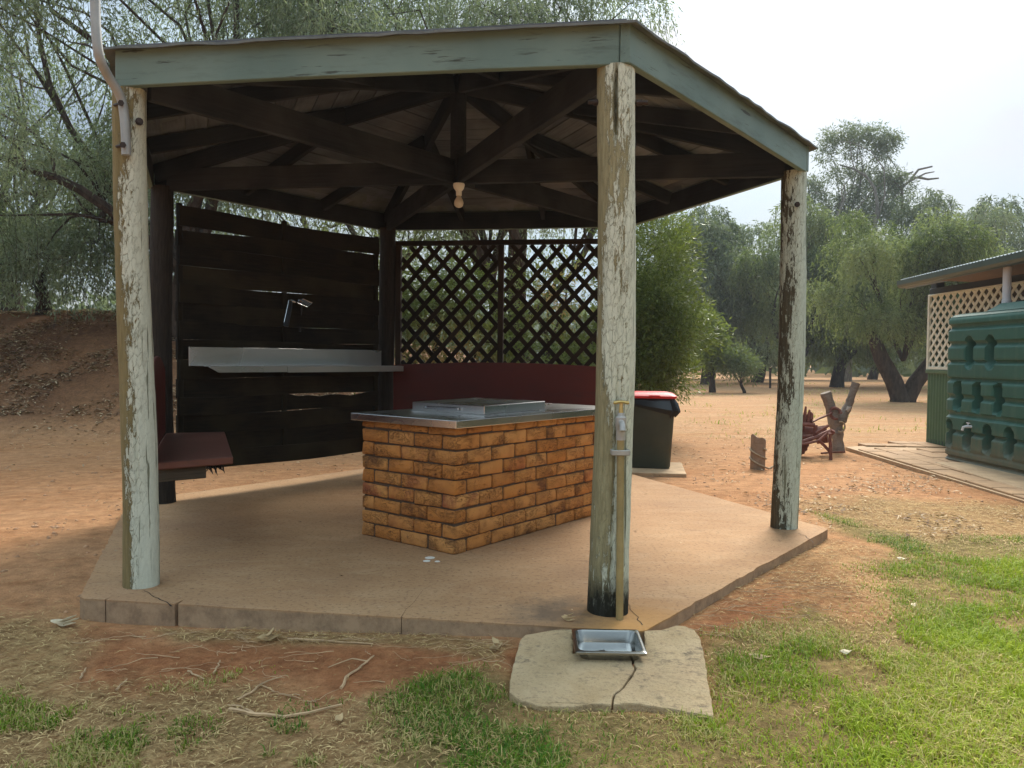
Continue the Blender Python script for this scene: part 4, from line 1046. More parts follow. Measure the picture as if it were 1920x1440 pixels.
MB().prism([tuple(bb(u, v, 0).to_2d()) for u, v in ((-ov, -ov), (LU + ov, -ov), (LU + ov, LV + ov), (-ov, LV + ov))], HB + .001, HB + .048).build('bench_top', M_STEEL, bbq, bevel=.004, seg=2)
ZT = HB + .048
ln_, ll_, lr_ = at_z(908, 779, ZT), at_z(773, 770, ZT), at_z(1022, 768, ZT)
lid_p = [ln_, lr_, lr_ + (ll_ - ln_), ll_]
lid = MB().prism([tuple(p.to_2d()) for p in lid_p], ZT + .004, ZT + .060).build('hotplate_lid', M_STEEL, bbq, bevel=.003)
MB().prism([tuple((Vector(p) + (Vector(p) - (ln_ + lid_p[2]) / 2) * .03).to_2d()) for p in lid_p], ZT + .0005, ZT + .004).build('hotplate_flange', M_STEEL, bbq)
lu = (ll_ - ln_).normalized(); nl = -(lr_ - ln_).normalized()
hb0, hb1 = ln_ + lu * .20 + nl * .012, ln_ + lu * .50 + nl * .012
hm = MB().box(tuple((hb0 + hb1) / 2 + Vector((0, 0, .030))), (.30, .014, .020), rz=atan2(lu.y, lu.x)); hm.v = [(v[0] - parent_loc(bbq).x, v[1] - parent_loc(bbq).y, v[2] - parent_loc(bbq).z) for v in hm.v]
hnd = hm.build('lid_handle', M_SHINY, lid, bevel=.003, world=False)
for q in (.21, .49):
    p = ln_ + lu * q + nl * .019 + Vector((0, 0, .030)); m = MB().tube([p, p + nl * .006], [.010, .010], 10); m.v = [tuple(Vector(v) - parent_loc(bbq)) for v in m.v]; m.build('handle_bolt', M_SHINY, lid, world=False)
# bird droppings by the foot of the barbecue
for i, (px, py, s_) in enumerate(((806, 1046, .03), (800, 1052, .022), (820, 1053, .016))):
    q = at_z(px, py, 0); m = MB().lathe([(s_ * 1.0, .0008), (s_ * .8, .0026), (s_ * .3, .0034)], (q.x, q.y, 0), 9)
    tag(m.build('paint_splash', M_WHITE), ('largest', 'left hand', 'smallest')[i] + ' white splash on concrete at the foot of the barbecue', 'splash', 'white splashes by the barbecue')

# ================================================================== LIGHT, MAST, TAP, STONE, BASIN
lc = Vector((HUB.x + .012, HUB.y - .075, 2.395))
lamp = thing('lamp_holder', lc, 'white batten lamp holder with bare bulb under the roof hub', 'light')
MB().lathe([(.040, .0), (.042, -.015), (.036, -.035), (.024, -.050), (.021, -.052), (.021, -.085), (.019, -.087)], lc, 20).build('base', M_WHITE, lamp, smooth=True)
MB().lathe([(.013, -.088), (.016, -.092), (.022, -.105), (.031, -.122), (.034, -.138), (.031, -.155), (.020, -.167), (.006, -.172)], lc, 20).build('bulb', M_BULB, lamp, smooth=True)
MB().box((lc.x - .0, lc.y + .05, lc.z + .003), (.22, .13, .010)).build('mounting_board', M_BEAM, lamp)

mast = thing('mast_pipe', at_y(238, 290, 3.72), 'bent grey steel pipe clamped to the left front post rising past the roof', 'pipe')
pp = [at_y(177, -260, 3.60), at_y(178, -60, 3.60), at_y(179, 30, 3.60), at_y(183, 88, 3.60), at_y(189, 115, 3.62), at_y(203, 143, 3.67), at_y(219, 168, 3.71), at_y(228, 188, 3.735), at_y(232, 208, 3.74), at_y(235, 240, 3.74), at_y(237, 291, 3.74)]
def smooth_path(P, k=4):
    out = []
    for i in range(len(P) - 1):
        a, b, c, d = P[max(i - 1, 0)], P[i], P[i + 1], P[min(i + 2, len(P) - 1)]
        for j in range(k):
            t = j / k; out.append(.5 * ((2 * b) + (c - a) * t + (2 * a - 5 * b + 4 * c - d) * t * t + (3 * b - a - 3 * c + d) * t ** 3))
    return out + [P[-1]]
MB().tube(smooth_path(pp), .0215, 14).build('pipe', M_PIPE, mast, smooth=True)
for y_ in (196, 274):
    p = at_y(232 if y_ < 250 else 236, y_, 3.735); m = MB().tube([p + Vector((-.058, .03, .006)), p + Vector((.0, -.026, -.002))], [.0075, .0075], 8).tube([p + Vector((.0, -.026, -.002)), p + Vector((.004, -.034, -.002))], [.014, .014], 6)
    m.build('clamp_bolt', M_BOLT, mast, smooth=True)

tb = at_z(1160, 1160, 0.0); tp = Vector((tb.x, tb.y, 0))
bB = hexp(1, RP); tx = bB.x + .022; ty = bB.y - .089 - .021
tp = Vector((tx, ty, 0))
tap = thing('garden_tap', tp, 'brass handled garden tap on a standpipe strapped to the front post', 'tap')
zt = .895
MB().tube([tp + Vector((.006, -.006, -.02)), tp + Vector((.004, -.002, .3)), tp + Vector((0, 0, zt - .10))], [.0165, .0165, .0165], 12).build('standpipe', M_PIPE_DIRTY, tap, smooth=True)
MB().tube([tp + Vector((0, 0, zt - .10)), tp + Vector((0, 0, zt - .045)), tp + Vector((0, 0, zt - .04)), tp + Vector((0, 0, zt + .0)), tp + Vector((0, 0, zt + .005)), tp + Vector((0, 0, zt + .02))], [.021, .021, .024, .024, .017, .015], 12).build('tap_body', M_GALV, tap, smooth=True)
MB().tube([tp + Vector((.0, -.012, zt - .02)), tp + Vector((-.0, -.05, zt - .028)), tp + Vector((-.0, -.06, zt - .055))], [.014, .013, .013], 10).build('spout', M_GALV, tap, smooth=True)
MB().tube([tp + Vector((0, 0, zt + .02)), tp + Vector((0, 0, zt + .05)), tp + Vector((0, 0, zt + .062))], [.011, .008, .008], 10).build('spindle', M_BRASS, tap, smooth=True)
MB().tube([tp + Vector((-.034, 0, zt + .066)), tp + Vector((-.026, 0, zt + .064)), tp + Vector((-.01, 0, zt + .068)), tp + Vector((.01, 0, zt + .068)), tp + Vector((.026, 0, zt + .064)), tp + Vector((.034, 0, zt + .066))], [.007, .008, .0065, .0065, .008, .007], 8).build('tap_handle', M_BRASS, tap, smooth=True)
m = MB().box((tp.x, tp.y - .014, zt - .155), (.080, .014, .024)); m.box((tp.x - .036, tp.y + .016, zt - .155), (.012, .05, .024)); m.box((tp.x + .036, tp.y + .016, zt - .155), (.012, .05, .024)); m.build('pipe_strap', M_GALV, tap, bevel=.003)

def sp(x, y, z=-.015): q = at_z(x, y, z); return q
hole = [(1074, 1224), (1080, 1182), (1204, 1184), (1208, 1228)]
lcrk = [(1188, 1229), (1186, 1244), (1191, 1251), (1175, 1271), (1167, 1282), (1151, 1294), (1147, 1310)]
left_px = [(955, 1287), (958, 1262), (966, 1232), (978, 1200), (985, 1192), (1010, 1189), (1040, 1187), (1066, 1186), (1073, 1186)] + [hole[0]] + [(x - 1, y) for x, y in lcrk] + [(1110, 1306), (1060, 1311), (1010, 1312), (975, 1302)]
right_px = [(x + 3, y) for x, y in reversed(lcrk)] + [hole[3], (1208, 1188), (1240, 1184), (1268, 1177), (1285, 1178), (1302, 1187), (1314, 1205), (1322, 1235), (1330, 1280), (1338, 1329), (1290, 1322), (1240, 1311), (1195, 1306)]
stone = thing('stone_slab', sp(1145, 1260, GZ), 'pale cracked stone slab set in the grass under the tap', 'stone')
def slab_piece(px):
    P = [sp(x, y) for x, y in px]; out = []
    for i in range(len(P)):
        a, b = P[i], P[(i + 1) % len(P)]; n = max(1, int((b - a).length / .03))
        for j in range(n):
            q = a.lerp(b, j / n); out.append((q.x + (random.uniform(-.003, .003) if j else 0), q.y + (random.uniform(-.003, .003) if j else 0)))
    return out
zs_ = lambda p: zstone(p[1]) + .006 * sin(p[0] * 21) * sin(p[1] * 17)
for px in (left_px, right_px): MB().prism(slab_piece(px), -.17, zs_).build('stone_piece', M_STONE, stone, bevel=.006, seg=2)
def pan_pt(x, y): return at_z(x, y, .020)
cn = [pan_pt(1072, 1223), pan_pt(1208, 1226), pan_pt(1203, 1181), pan_pt(1077, 1179)]
pc = sum(cn, Vector((0, 0, 0))) / 4; pan = thing('steel_basin', pc, 'shallow stainless steel basin of water sunk in the pale stone', 'basin')
ux = ((cn[1] - cn[0]) + (cn[2] - cn[3])).normalized(); uy = Vector((-ux.y, ux.x, 0)); hw = (cn[1] - cn[0]).length / 2; hd_ = abs((cn[3] - cn[0]).dot(uy)) / 2
def rrect(w, d, r, n=5):
    out = []
    for cx, cy, a0 in ((w - r, d - r, 0), (-w + r, d - r, pi / 2), (-w + r, -d + r, pi), (w - r, -d + r, 3 * pi / 2)):
        for i in range(n): a = a0 + pi / 2 * i / (n - 1); out.append((cx + r * cos(a), cy + r * sin(a)))
    return out
rings = [(hw, hd_, .008, -.008), (hw, hd_, .008, 0.0), (hw - .004, hd_ - .004, .010, .003), (hw - .014, hd_ - .014, .03, .002), (hw - .018, hd_ - .018, .032, -.008), (hw - .026, hd_ - .026, .035, -.052), (hw - .05, hd_ - .05, .03, -.066)]
m = MB(); vs = []; nr = 20
for w, d, r, z in rings: vs += [pc + ux * a + uy * b + Vector((0, 0, z)) for a, b in rrect(w, d, r)]
fs = [(i * nr + j, i * nr + (j + 1) % nr, (i + 1) * nr + (j + 1) % nr, (i + 1) * nr + j) for i in range(len(rings) - 1) for j in range(nr)] + [tuple((len(rings) - 1) * nr + j for j in range(nr))]
m.add(vs, fs); m.build('pan', M_PAN, pan, smooth=True)
def m_water():
    k = N('basin_water', .03, spec=.5); k.b.inputs['Transmission Weight'].default_value = 1.0; k.b.inputs['IOR'].default_value = 1.33; k.col((.85, .86, .74)); return k.m
m = MB(); m.add([pc + ux * a + uy * b + Vector((0, 0, -.046)) for a, b in rrect(hw - .0262, hd_ - .0262, .034)], [tuple(range(nr))]); m.build('water', m_water(), pan)
m = MB()
for i in range(9):
    q = pc + ux * random.uniform(-.07, .09) + uy * random.uniform(-.05, .02) + Vector((0, 0, -.045)); a = random.uniform(0, 6); d = (ux * cos(a) + uy * sin(a)) * .012; s = (uy * cos(a) - ux * sin(a)) * .003
    m.add([q - d, q - s, q + d, q + s], [(0, 1, 2, 3)])
m.build('floating_debris', M_CRACK, pan)

# ================================================================== WHEELIE BIN on its pad
def gz(x, y): return float(ground_z(np.array([float(x)]), np.array([float(y)]))[0])
bc = Vector((1.545, 8.72, -.045)); brz = radians(-9)
ex, ey = Vector((cos(brz), sin(brz), 0)), Vector((-sin(brz), cos(brz), 0))
padc = bc + ey * -.02
MBp = MB().box((padc.x - .02, padc.y - .06, -.085), (.80, .92, .075), rz=brz)
tag(MBp.build('concrete_pad', M_PADCON, bevel=.012, seg=2), 'low square concrete paver under the wheelie bin', 'paver')
wb = thing('wheelie_bin', bc, 'dark green wheelie bin with red lid and black liner behind the front post', 'bin')
def bring(w, d, r, z, n=5): return [bc + ex * a + ey * b + Vector((0, 0, z)) for a, b in rrect(w, d, r, n)]
def loft(rs, cap=True):
    m = MB(); nr = len(rs[0]); vs = [v for r in rs for v in r]
    fs = [(i * nr + j, i * nr + (j + 1) % nr, (i + 1) * nr + (j + 1) % nr, (i + 1) * nr + j) for i in range(len(rs) - 1) for j in range(nr)]
    if cap: fs += [tuple(range(nr - 1, -1, -1)), tuple((len(rs) - 1) * nr + j for j in range(nr))]
    return m.add(vs, fs)
loft([bring(.225, .21, .05, 0.0), bring(.235, .22, .055, .02), bring(.272, .262, .055, .66), bring(.278, .27, .055, .74), bring(.278, .27, .055, .745)]).build('body', M_BIN, wb, smooth=True)
# liner folded over the rim, hanging lower at the right
nl_ = 64; rim = [(.280, .282), (.292, .293), (.292, .294), (.286, .289)]
def lin_ring(w, d, z):
    P = []; base = rrect(w, d, .07, 16)
    for i, (a, b) in enumerate(base):
        low = .075 + .11 * sstep(-.25, .25, np.array(a)) + .02 * sin(i * 1.7) + .012 * sin(i * 3.1); f = {0: 0.0, 1: .25, 2: .7, 3: 1.0}[z]
        bulge = 1 + (.02 + .03 * sin(i * 1.1 + z) + .015 * sin(i * 2.7)) * (1 if z in (1, 2) else .3) + (.06 if (a > .2 and z == 2) else 0)
        P.append(bc + ex * a * bulge + ey * b * bulge + Vector((0, 0, .765 - low * f)))
    return P
loft([lin_ring(.272, .266, 0), lin_ring(.292, .282, 1), lin_ring(.300, .288, 2), lin_ring(.284, .274, 3)], cap=False).build('liner', M_LINER, wb, smooth=True)
lidm = loft([bring(.290, .290, .06, .772), bring(.293, .293, .06, .797), bring(.267, .270, .06, .815), bring(.20, .21, .06, .832), bring(.05, .06, .03, .838)])
lid_o = lidm.build('lid', M_RED, wb, smooth=True)
hl = bc + ex * .05 - ey * .295 + Vector((0, 0, .800)); MB().box(tuple(hl), (.12, .045, .016), rz=brz).build('lid_grip', M_RED, lid_o, bevel=.005, world=False) if False else None
m = MB().box(tuple(hl), (.12, .05, .018), rz=brz); m.build('lid_grip', M_RED, wb, bevel=.005)
for sx in (-1, 1):
    c = bc + ex * .20 * sx + ey * .235 + Vector((0, 0, .085)); MB().tube([c - ex * .025, c + ex * .025], [.09, .09], 18).build('wheel', M_BLACK, wb, smooth=True)
c = bc - ey * .253 + ex * -.02 + Vector((0, 0, .60)); MB().box(tuple(c), (.045, .006, .016), rz=brz).build('label_plate', M_PVC, wb)
c = bc - ey * .243 + ex * .236 + Vector((0, 0, .575)); MB().box(tuple(c), (.034, .006, .030), rz=brz + .75).build('label_plate', M_PVC, wb)

# ================================================================== STUMP, FORKED POST, OLD IRON IMPLEMENT
sp_ = Vector((2.84, 8.90, gz(2.84, 8.9)))
st = thing('stump_post', sp_, 'short grey log post wound with rope, left of the right shelter post', 'log post')
m = MB(); K = 18; vs = []
for i, z in enumerate((-.04, .08, .2, .3, .40)):
    for j in range(K):
        a = 2 * pi * j / K; r = .083 * (1 + .05 * sin(3 * a + z * 3) + .03 * sin(7 * a)); top = (z - .03 + .030 * (-cos(a)) + .012 * sin(4 * a)) if i == 4 else z
        vs.append(sp_ + Vector((r * cos(a), r * sin(a), top)))
for j in range(K):
    a = 2 * pi * j / K; vs.append(sp_ + Vector((.055 * cos(a), .055 * sin(a), .36 - .03 * cos(a))))
for j in range(K):
    a = 2 * pi * j / K; vs.append(sp_ + Vector((.045 * cos(a), .045 * sin(a), .29)))
fs = [(i * K + j, i * K + (j + 1) % K, (i + 1) * K + (j + 1) % K, (i + 1) * K + j) for i in range(6) for j in range(K)] + [tuple(6 * K + j for j in range(K))]
m.add(vs, fs); m.build('log', M_STUMP, st, smooth=True)
rope = [sp_ + Vector((.090 * cos(a), .090 * sin(a), .25 - .016 * a + .03 * sin(a - 1))) for a in np.arange(-1.2, 11.6, .35)]
rope += [rope[-1] + Vector((.05, -.03, -.02)), rope[-1] + Vector((.25, .05, .05)), Vector((3.45, 9.75, .06))]
MB().tube(rope, .0105, 6).build('rope', M_ROPE, st, smooth=True)

fp = Vector((4.47, 10.70, gz(4.47, 10.7)))
fo_ = thing('forked_post', fp, 'grey weathered forked tree post standing by the rusty red machine', 'forked post')
def W3(px, Y): return at_y(px[0], px[1], Y)
def limb(pts, Y, r, seed=0):
    P = smooth_path([W3(p, Y) for p in pts], 4); n = len(P); rs = np.random.default_rng(seed)
    return MB().tube(P, [np.interp(i / (n - 1), np.linspace(0, 1, len(r)), r) * (1 + .12 * rs.normal()) for i in range(n)], 9)
m = limb([(1572, 852), (1570, 815), (1566, 790), (1558, 765), (1548, 736)], 10.7, [.085, .08, .095, .075, .072], 1); m2 = limb([(1568, 812), (1576, 788), (1590, 762), (1597, 742), (1605, 718)], 10.68, [.075, .07, .055, .05, .055], 2)
m.build('trunk', M_DRIFT, fo_, smooth=True); m2.build('branch', M_DRIFT, fo_, smooth=True)
limb([(1588, 770), (1593, 763), (1589, 772)], 10.62, [.02, .03, .012]).build('knot', M_DRIFT, fo_, smooth=True)
a = W3((1566, 775), 10.6); MB().tube([a + Vector((.075 * cos(t), .03 * sin(t) - .01, .075 * sin(t))) for t in np.arange(0, 5.4, .5)], [.024, .02, .017, .02, .024, .019, .016, .022, .024, .02, .014], 8).build('iron_hoop', M_RUST, fo_, smooth=True)
a = W3((1574, 800), 10.58); MB().tube([a + Vector((.055 * cos(t) + .01, -.02, .07 * sin(t))) for t in np.arange(-2.2, 2.2, .3)], .012, 7).build('iron_loop', M_ROPE, fo_, smooth=True)

im = thing('rusty_implement', Vector((4.0, 10.3, gz(4, 10.3))), 'rusty red horse drawn farm implement leaning against the grey forked post', 'farm machine')
def bar(pts, Y, r, name, n=6, flat=None):
    P = [W3(p, y) for p, y in zip(pts, Y if hasattr(Y, '__len__') else [Y] * len(pts))]
    return MB().tube(P, r, n).build(name, M_RUST, im, smooth=True)
bar([(1470, 795), (1498, 795), (1527, 797)], 10.1, .030, 'top_beam'); bar([(1529, 797), (1528, 822)], 10.1, .030, 'upright')
bar([(1470, 836), (1500, 830), (1530, 820), (1556, 808), (1562, 812)], [10.0, 10.0, 10.02, 10.1, 10.15], .026, 'side_rail'); bar([(1470, 838), (1510, 832), (1536, 826), (1552, 812)], 9.9, .018, 'side_rail')
bar([(1472, 820), (1500, 819), (1530, 818)], 10.15, .024, 'cross_bar'); bar([(1530, 812), (1553, 798)], 10.05, .02, 'brace')
bar([(1536, 826), (1548, 838), (1559, 850)], 9.9, .020, 'brace'); bar([(1556, 812), (1558, 868)], 9.86, .022, 'leg'); bar([(1558, 862), (1557, 869)], 9.86, .034, 'foot')
bar([(1540, 850), (1560, 848), (1584, 847)], [10.0, 10.1, 10.2], .013, 'rod'); bar([(1522, 792), (1535, 785), (1548, 780), (1560, 774)], [10.1, 10.2, 10.4, 10.58], .014, 'rope_arm')
for px, h_ in ((1503, 765), (1511, 762), (1518, 768)):
    bar([(px - 4, 793), (px - 2, 780), (px, h_)], 10.15, [.030, .026, .012], 'lever')
bar([(1475, 788), (1500, 787), (1522, 789)], 10.18, .040, 'seat_spring'); bar([(1478, 781), (1500, 780), (1520, 782)], 10.2, .022, 'seat_spring')
bar([(1521, 786), (1522, 776), (1518, 772)], 10.15, [.03, .022, .014], 'lever')
def disc(c, r, ax, th, name, teeth=0, mat=M_RUST):
    ax = Vector(ax).normalized(); u = ax.orthogonal().normalized(); w = ax.cross(u); K = 40; P = []
    for k in range(K):
        rr = r * (1 + (.07 if (teeth and k % 2) else 0)); P.append((u * cos(2 * pi * k / K) + w * sin(2 * pi * k / K)) * rr)
    m = MB(); vs = [c + p - ax * th / 2 for p in P] + [c + p + ax * th / 2 for p in P]
    m.add(vs, [tuple(range(K)), tuple(range(2 * K - 1, K - 1, -1))] + [(i, (i + 1) % K, K + (i + 1) % K, K + i) for i in range(K)])
    return m.build(name, mat, im)
disc(W3((1492, 824), 10.2), .215, (.45, -1, .1), .035, 'toothed_wheel', 1); disc(W3((1506, 812), 10.35), .12, (1, -.25, .0), .22, 'drum'); disc(W3((1540, 815), 10.4), .11, (1, -.5, .2), .14, 'gear_hub', 1)
bar([(1556, 808), (1563, 812)], 10.0, .035, 'bolt_end')

# ================================================================== APRON AND TANK PLINTH
ap0 = at_z(1585, 836, -.045); ap1 = at_z(1920, 936, -.045); edge_d = (ap1 - ap0).normalized(); apb = Vector((1.65, .85, 0)).normalized()
base = [ap0, ap0 + edge_d * 9, ap0 + edge_d * 9 + Vector((5, 0, 0)), ap0 + apb * 5.5]
ap = MB().prism([(p.x, p.y) for p in base], -.2, -.060).build('paved_apron', M_PADCON); tag(ap, kind='structure')
pm_ = {}
AX = Vector((-edge_d.y, edge_d.x, 0)); AX = AX if AX.x > 0 else -AX
def paver_box(s, w, L_, W_):
    c = ap0 + edge_d * s + AX * w
    key = (round(L_, 2), random.randrange(4))
    if key not in pm_:
        b = MB().box((0, 0, 0), (L_ - .016, W_ - .016, .05)); b.v = [(x + random.uniform(-.004, .004), y + random.uniform(-.004, .004), z) for x, y, z in b.v]; me = b.mesh('paver', bevel=.006); me.materials.append(M_PAVER); pm_[key] = me
    o = bpy.data.objects.new('paver', pm_[key]); COL.objects.link(o); o.parent = ap
    o.location = (c.x, c.y, -.066 + random.uniform(-.003, .005)); o.rotation_euler = (random.uniform(-.006, .006), random.uniform(-.006, .006), atan2(edge_d.y, edge_d.x) + random.uniform(-.012, .012))
np_ = 0
for r_ in range(5):
    s = -.9 * r_ * 0 + (.18 if r_ % 2 else 0.0); w = .03 + .14 + r_ * .285
    while s < 5.6:
        L_ = random.choice((.34, .40, .46)); c = ap0 + edge_d * (s + L_ / 2) + AX * w
        if s > .02: paver_box(s + L_ / 2, w, L_, .28); np_ += 1
        s += L_
# pavers in the far corner beyond the square edge
for r_ in range(1, 5):
    s = -.06 - .0; w = .03 + .14 + r_ * .285; lim = -w * .42
    while s > lim:
        paver_box(s - .17, w, .34, .28); s -= .34
MB().tube([ap0 + Vector((0, 0, .0)), ap0 + edge_d * 8.5], [.03, .03], 6).build('edge_board', M_PADCON, ap) if False else None
pl = at_z(1752, 866, -.03); plr = at_z(1920, 917, -.03); pd = (plr - pl).normalized()
pth = [pl, pl + pd * 6, pl + pd * 6 + Vector((1.0, 0, 0)), pl + Vector((1.0, .0, 0))]
tag(MB().prism([(p.x, p.y) for p in pth], -.14, -.030).build('tank_plinth', M_PADCON, bevel=.01), kind='structure')

# ================================================================== WATER TANK
TX, TY1, TLEN, TW = 5.36, 9.66, 3.3, .80
tank = thing('water_tank', Vector((TX + TW / 2, TY1 - TLEN / 2, -.03)), 'slimline green plastic rainwater tank with ribs and arched recesses by the shed', 'tank')
grooves = [(1.534, 1.606, .034), (1.330, 1.396, .032), (1.127, 1.180, .03), (.910, .970, .032), (.694, .766, .034), (.484, .556, .032), (.281, .335, .040), (.077, .104, .02), (-.025, .018, .03)]
pills = [(y_, z0, z1) for y_, z0, z1 in [(9.13, 1.07, 1.46), (8.73, 1.07, 1.46), (9.34, .545, .93), (8.955, .545, .93), (8.57, .545, .93), (9.50, .10, .455), (9.12, .10, .455), (8.735, .10, .455), (8.35, .10, .455), (7.95, .10, .455), (7.55, .10, .455), (7.17, .10, .455), (6.77, .10, .455),
         (7.95, .545, .93), (7.55, .545, .93), (7.17, .545, .93), (6.95, 1.07, 1.46), (7.35, 1.07, 1.46)]]
def gdepth(z):
    d = np.zeros_like(z)
    for z0, z1, dp in grooves: d = np.maximum(d, dp * sstep(z0 - .006, z0 + .030, z) * (1 - sstep(z1 - .006, z1 + .008, z)))
    return d
def pdepth(y, z):
    d = np.zeros_like(z)
    for yc, z0, z1 in pills:
        hw_ = .078; zc = np.clip(z, z0 + hw_, z1 - hw_); r = np.hypot(y - yc, z - zc)
        tilt = sstep(z0, z0 + .14, z)
        d = np.maximum(d, .13 * (1 - sstep(hw_ - .012, hw_ + .004, r)) * (.15 + .85 * tilt))
    return d
rc = .13; per = []
def arc(cx, cy, a0, a1, n): return [(cx + rc * cos(a), cy + rc * sin(a), cos(a), sin(a)) for a in np.linspace(a0, a1, n)]
y0_, y1_, x0_, x1_ = TY1 - TLEN, TY1, TX, TX + TW
per += [(x0_, y, -1, 0) for y in np.arange(y0_ + rc, y1_ - rc, .017)]
per += arc(x0_ + rc, y1_ - rc, pi, pi / 2, 9) + [(x, y1_, 0, 1) for x in np.linspace(x0_ + rc + .04, x1_ - rc - .04, 8)] + arc(x1_ - rc, y1_ - rc, pi / 2, 0, 7)
per += [(x1_, y, 1, 0) for y in np.linspace(y1_ - rc - .05, y0_ + rc + .05, 12)] + arc(x1_ - rc, y0_ + rc, 0, -pi / 2, 7) + [(x, y0_, 0, -1) for x in np.linspace(x1_ - rc - .04, x0_ + rc + .04, 6)] + arc(x0_ + rc, y0_ + rc, -pi / 2, -pi, 7)
per = np.array(per); zz = np.concatenate([np.arange(-.03, 1.69, .015), [1.695, 1.70]])
PX, Zg = np.meshgrid(np.arange(len(per)), zz); px_, py_, nx_, ny_ = (per[PX, i] for i in range(4))
dp = gdepth(Zg); face = (nx_ < -.9) ; dp = np.where(face, np.maximum(dp, pdepth(py_, Zg)), dp); dp = dp + .02 * sstep(1.66, 1.70, Zg) - .0 * Zg
bulge = -.006 * np.sin(Zg * 2.2) * 0
V = np.stack([px_ - nx_ * dp, py_ - ny_ * dp, Zg], -1).reshape(-1, 3); n1, n0 = len(per), len(zz)
a_ = np.arange(n0 - 1)[:, None] * n1 + np.arange(n1)[None]; b_ = np.arange(n0 - 1)[:, None] * n1 + (np.arange(n1)[None] + 1) % n1
Q = np.stack([a_, a_ + n1, b_ + n1, b_], -1).reshape(-1, 4)
tl = tank.location; o = npmesh('tank_body', V - np.array(tl), Q, M_TANK, tank, smooth=True)
try: o.data.set_sharp_from_angle(angle=radians(40))
except Exception: pass
def tring(ins, z, K=8): return [Vector((x, y, z)) for x, y in [((x0_ + x1_) / 2 + a, (y0_ + y1_) / 2 + b) for a, b in rrect(TW / 2 - ins, TLEN / 2 - ins, max(.02, rc - ins * .5), 6)]]
loft([tring(.018, 1.70), tring(.05, 1.725), tring(.12, 1.745)]).build('tank_shoulder', M_TANK, tank, smooth=True)
dm = [Vector((x, y, z)) for x, y, z in []]
yc = 8.35
def dring(hx, hy, z): return [Vector((x0_ + TW / 2 + a, yc + b, z)) for a, b in rrect(hx, hy, .06, 4)]
loft([dring(.34, .62, 1.735), dring(.27, .48, 1.815), dring(.26, .46, 1.822)]).build('tank_crown', M_TANK, tank, smooth=False)
loft([dring(.18, .34, 1.823), dring(.18, .34, 1.845)]).build('inlet_lid', M_BLACK, tank, bevel=.004)
tq = at_y(1822, 800, 9.03); tq.x = TX - .01
m = MB().tube([tq + Vector((.05, 0, 0)), tq + Vector((-.05, 0, 0)), tq + Vector((-.085, .0, -.005)), tq + Vector((-.09, .01, -.045))], [.016, .017, .016, .016], 8); m.tube([tq + Vector((-.03, 0, 0)), tq + Vector((-.03, 0, .04))], .008, 6); m.tube([tq + Vector((-.03, -.03, .042)), tq + Vector((-.03, .03, .042))], .007, 6)
m.build('outlet_tap', M_PVC, tank, smooth=True)

# ================================================================== SHED
SX, SY = 6.225, 11.62
shed = thing('shed', Vector((SX, SY, GZ)), 'green corrugated shed with cream lattice wall and zinc roof behind the tank', 'shed')
def corr(p0, p1, z0, z1, name, mat, amp=.010, pitch=.076):
    d = (p1 - p0); L = d.length; d.normalize(); nr = Vector((d.y, -d.x, 0)); n = int(L / (pitch / 6)); vs = []
    for i in range(n + 1):
        s = L * i / n; q = p0 + d * s + nr * amp * sin(2 * pi * s / pitch); vs += [(q.x, q.y, z0), (q.x, q.y, z1)]
    m = MB(); m.add(vs, [(2 * i, 2 * i + 2, 2 * i + 3, 2 * i + 1) for i in range(n)]); return m.build(name, mat, shed)
yend = 3.5
corr(Vector((SX, SY, 0)), Vector((SX, yend, 0)), -.06, .985, 'wall_sheet', M_CORR)
corr(Vector((SX, SY - .01, 0)), Vector((SX + 3.4, SY - .01, 0)), -.06, 2.2, 'end_wall', M_CORR); corr(Vector((SX, yend, 0)), Vector((SX + 3.4, yend, 0)), -.06, 2.2, 'end_wall', M_CORR)
beam('sill_rail', Vector((SX - .012, SY + .0, 1.013)), Vector((SX - .012, yend, 1.013)), .06, .052, M_CORR, shed)
beam('base_board', Vector((SX + .03, SY, -.03)), Vector((SX + .03, yend, -.03)), .05, .09, M_DARKTRIM, shed)
zt0, zt1 = 1.042, 2.155
beam('corner_post', Vector((SX - .010, SY - .012, zt0)), Vector((SX - .010, SY - .012, zt1)), .04, .045, M_CREAM, shed, up=Vector((0, 1, 0)))
beam('lattice_rail', Vector((SX - .01, SY - .04, zt0 + .024)), Vector((SX - .01, yend, zt0 + .024)), .036, .045, M_CREAM, shed)
beam('lattice_rail', Vector((SX - .01, SY - .04, zt1 - .015)), Vector((SX - .01, yend, zt1 - .015)), .036, .028, M_CREAM, shed)
for sg, xx in ((1, -.008), (-1, .004)):
    for c in np.arange(-1.2, 5.6, .165):
        cl = clip(.03, 5.0, zt0 + .04, zt1 - .02, c if sg > 0 else c + 1.2, .98 * sg)
        if cl: beam('slat', Vector((SX + xx, SY - cl[0][0], cl[0][1])), Vector((SX + xx, SY - cl[1][0], cl[1][1])), .040, .008, M_CREAM, shed, up=Vector((-1, 0, 0)), bevel=0)
for i in range(7): beam('inner_board', Vector((SX + .42, SY - .1, 1.02 + i * .18)), Vector((SX + .42, yend, 1.02 + i * .18)), .02, .165, M_SHEDBOARD, shed)
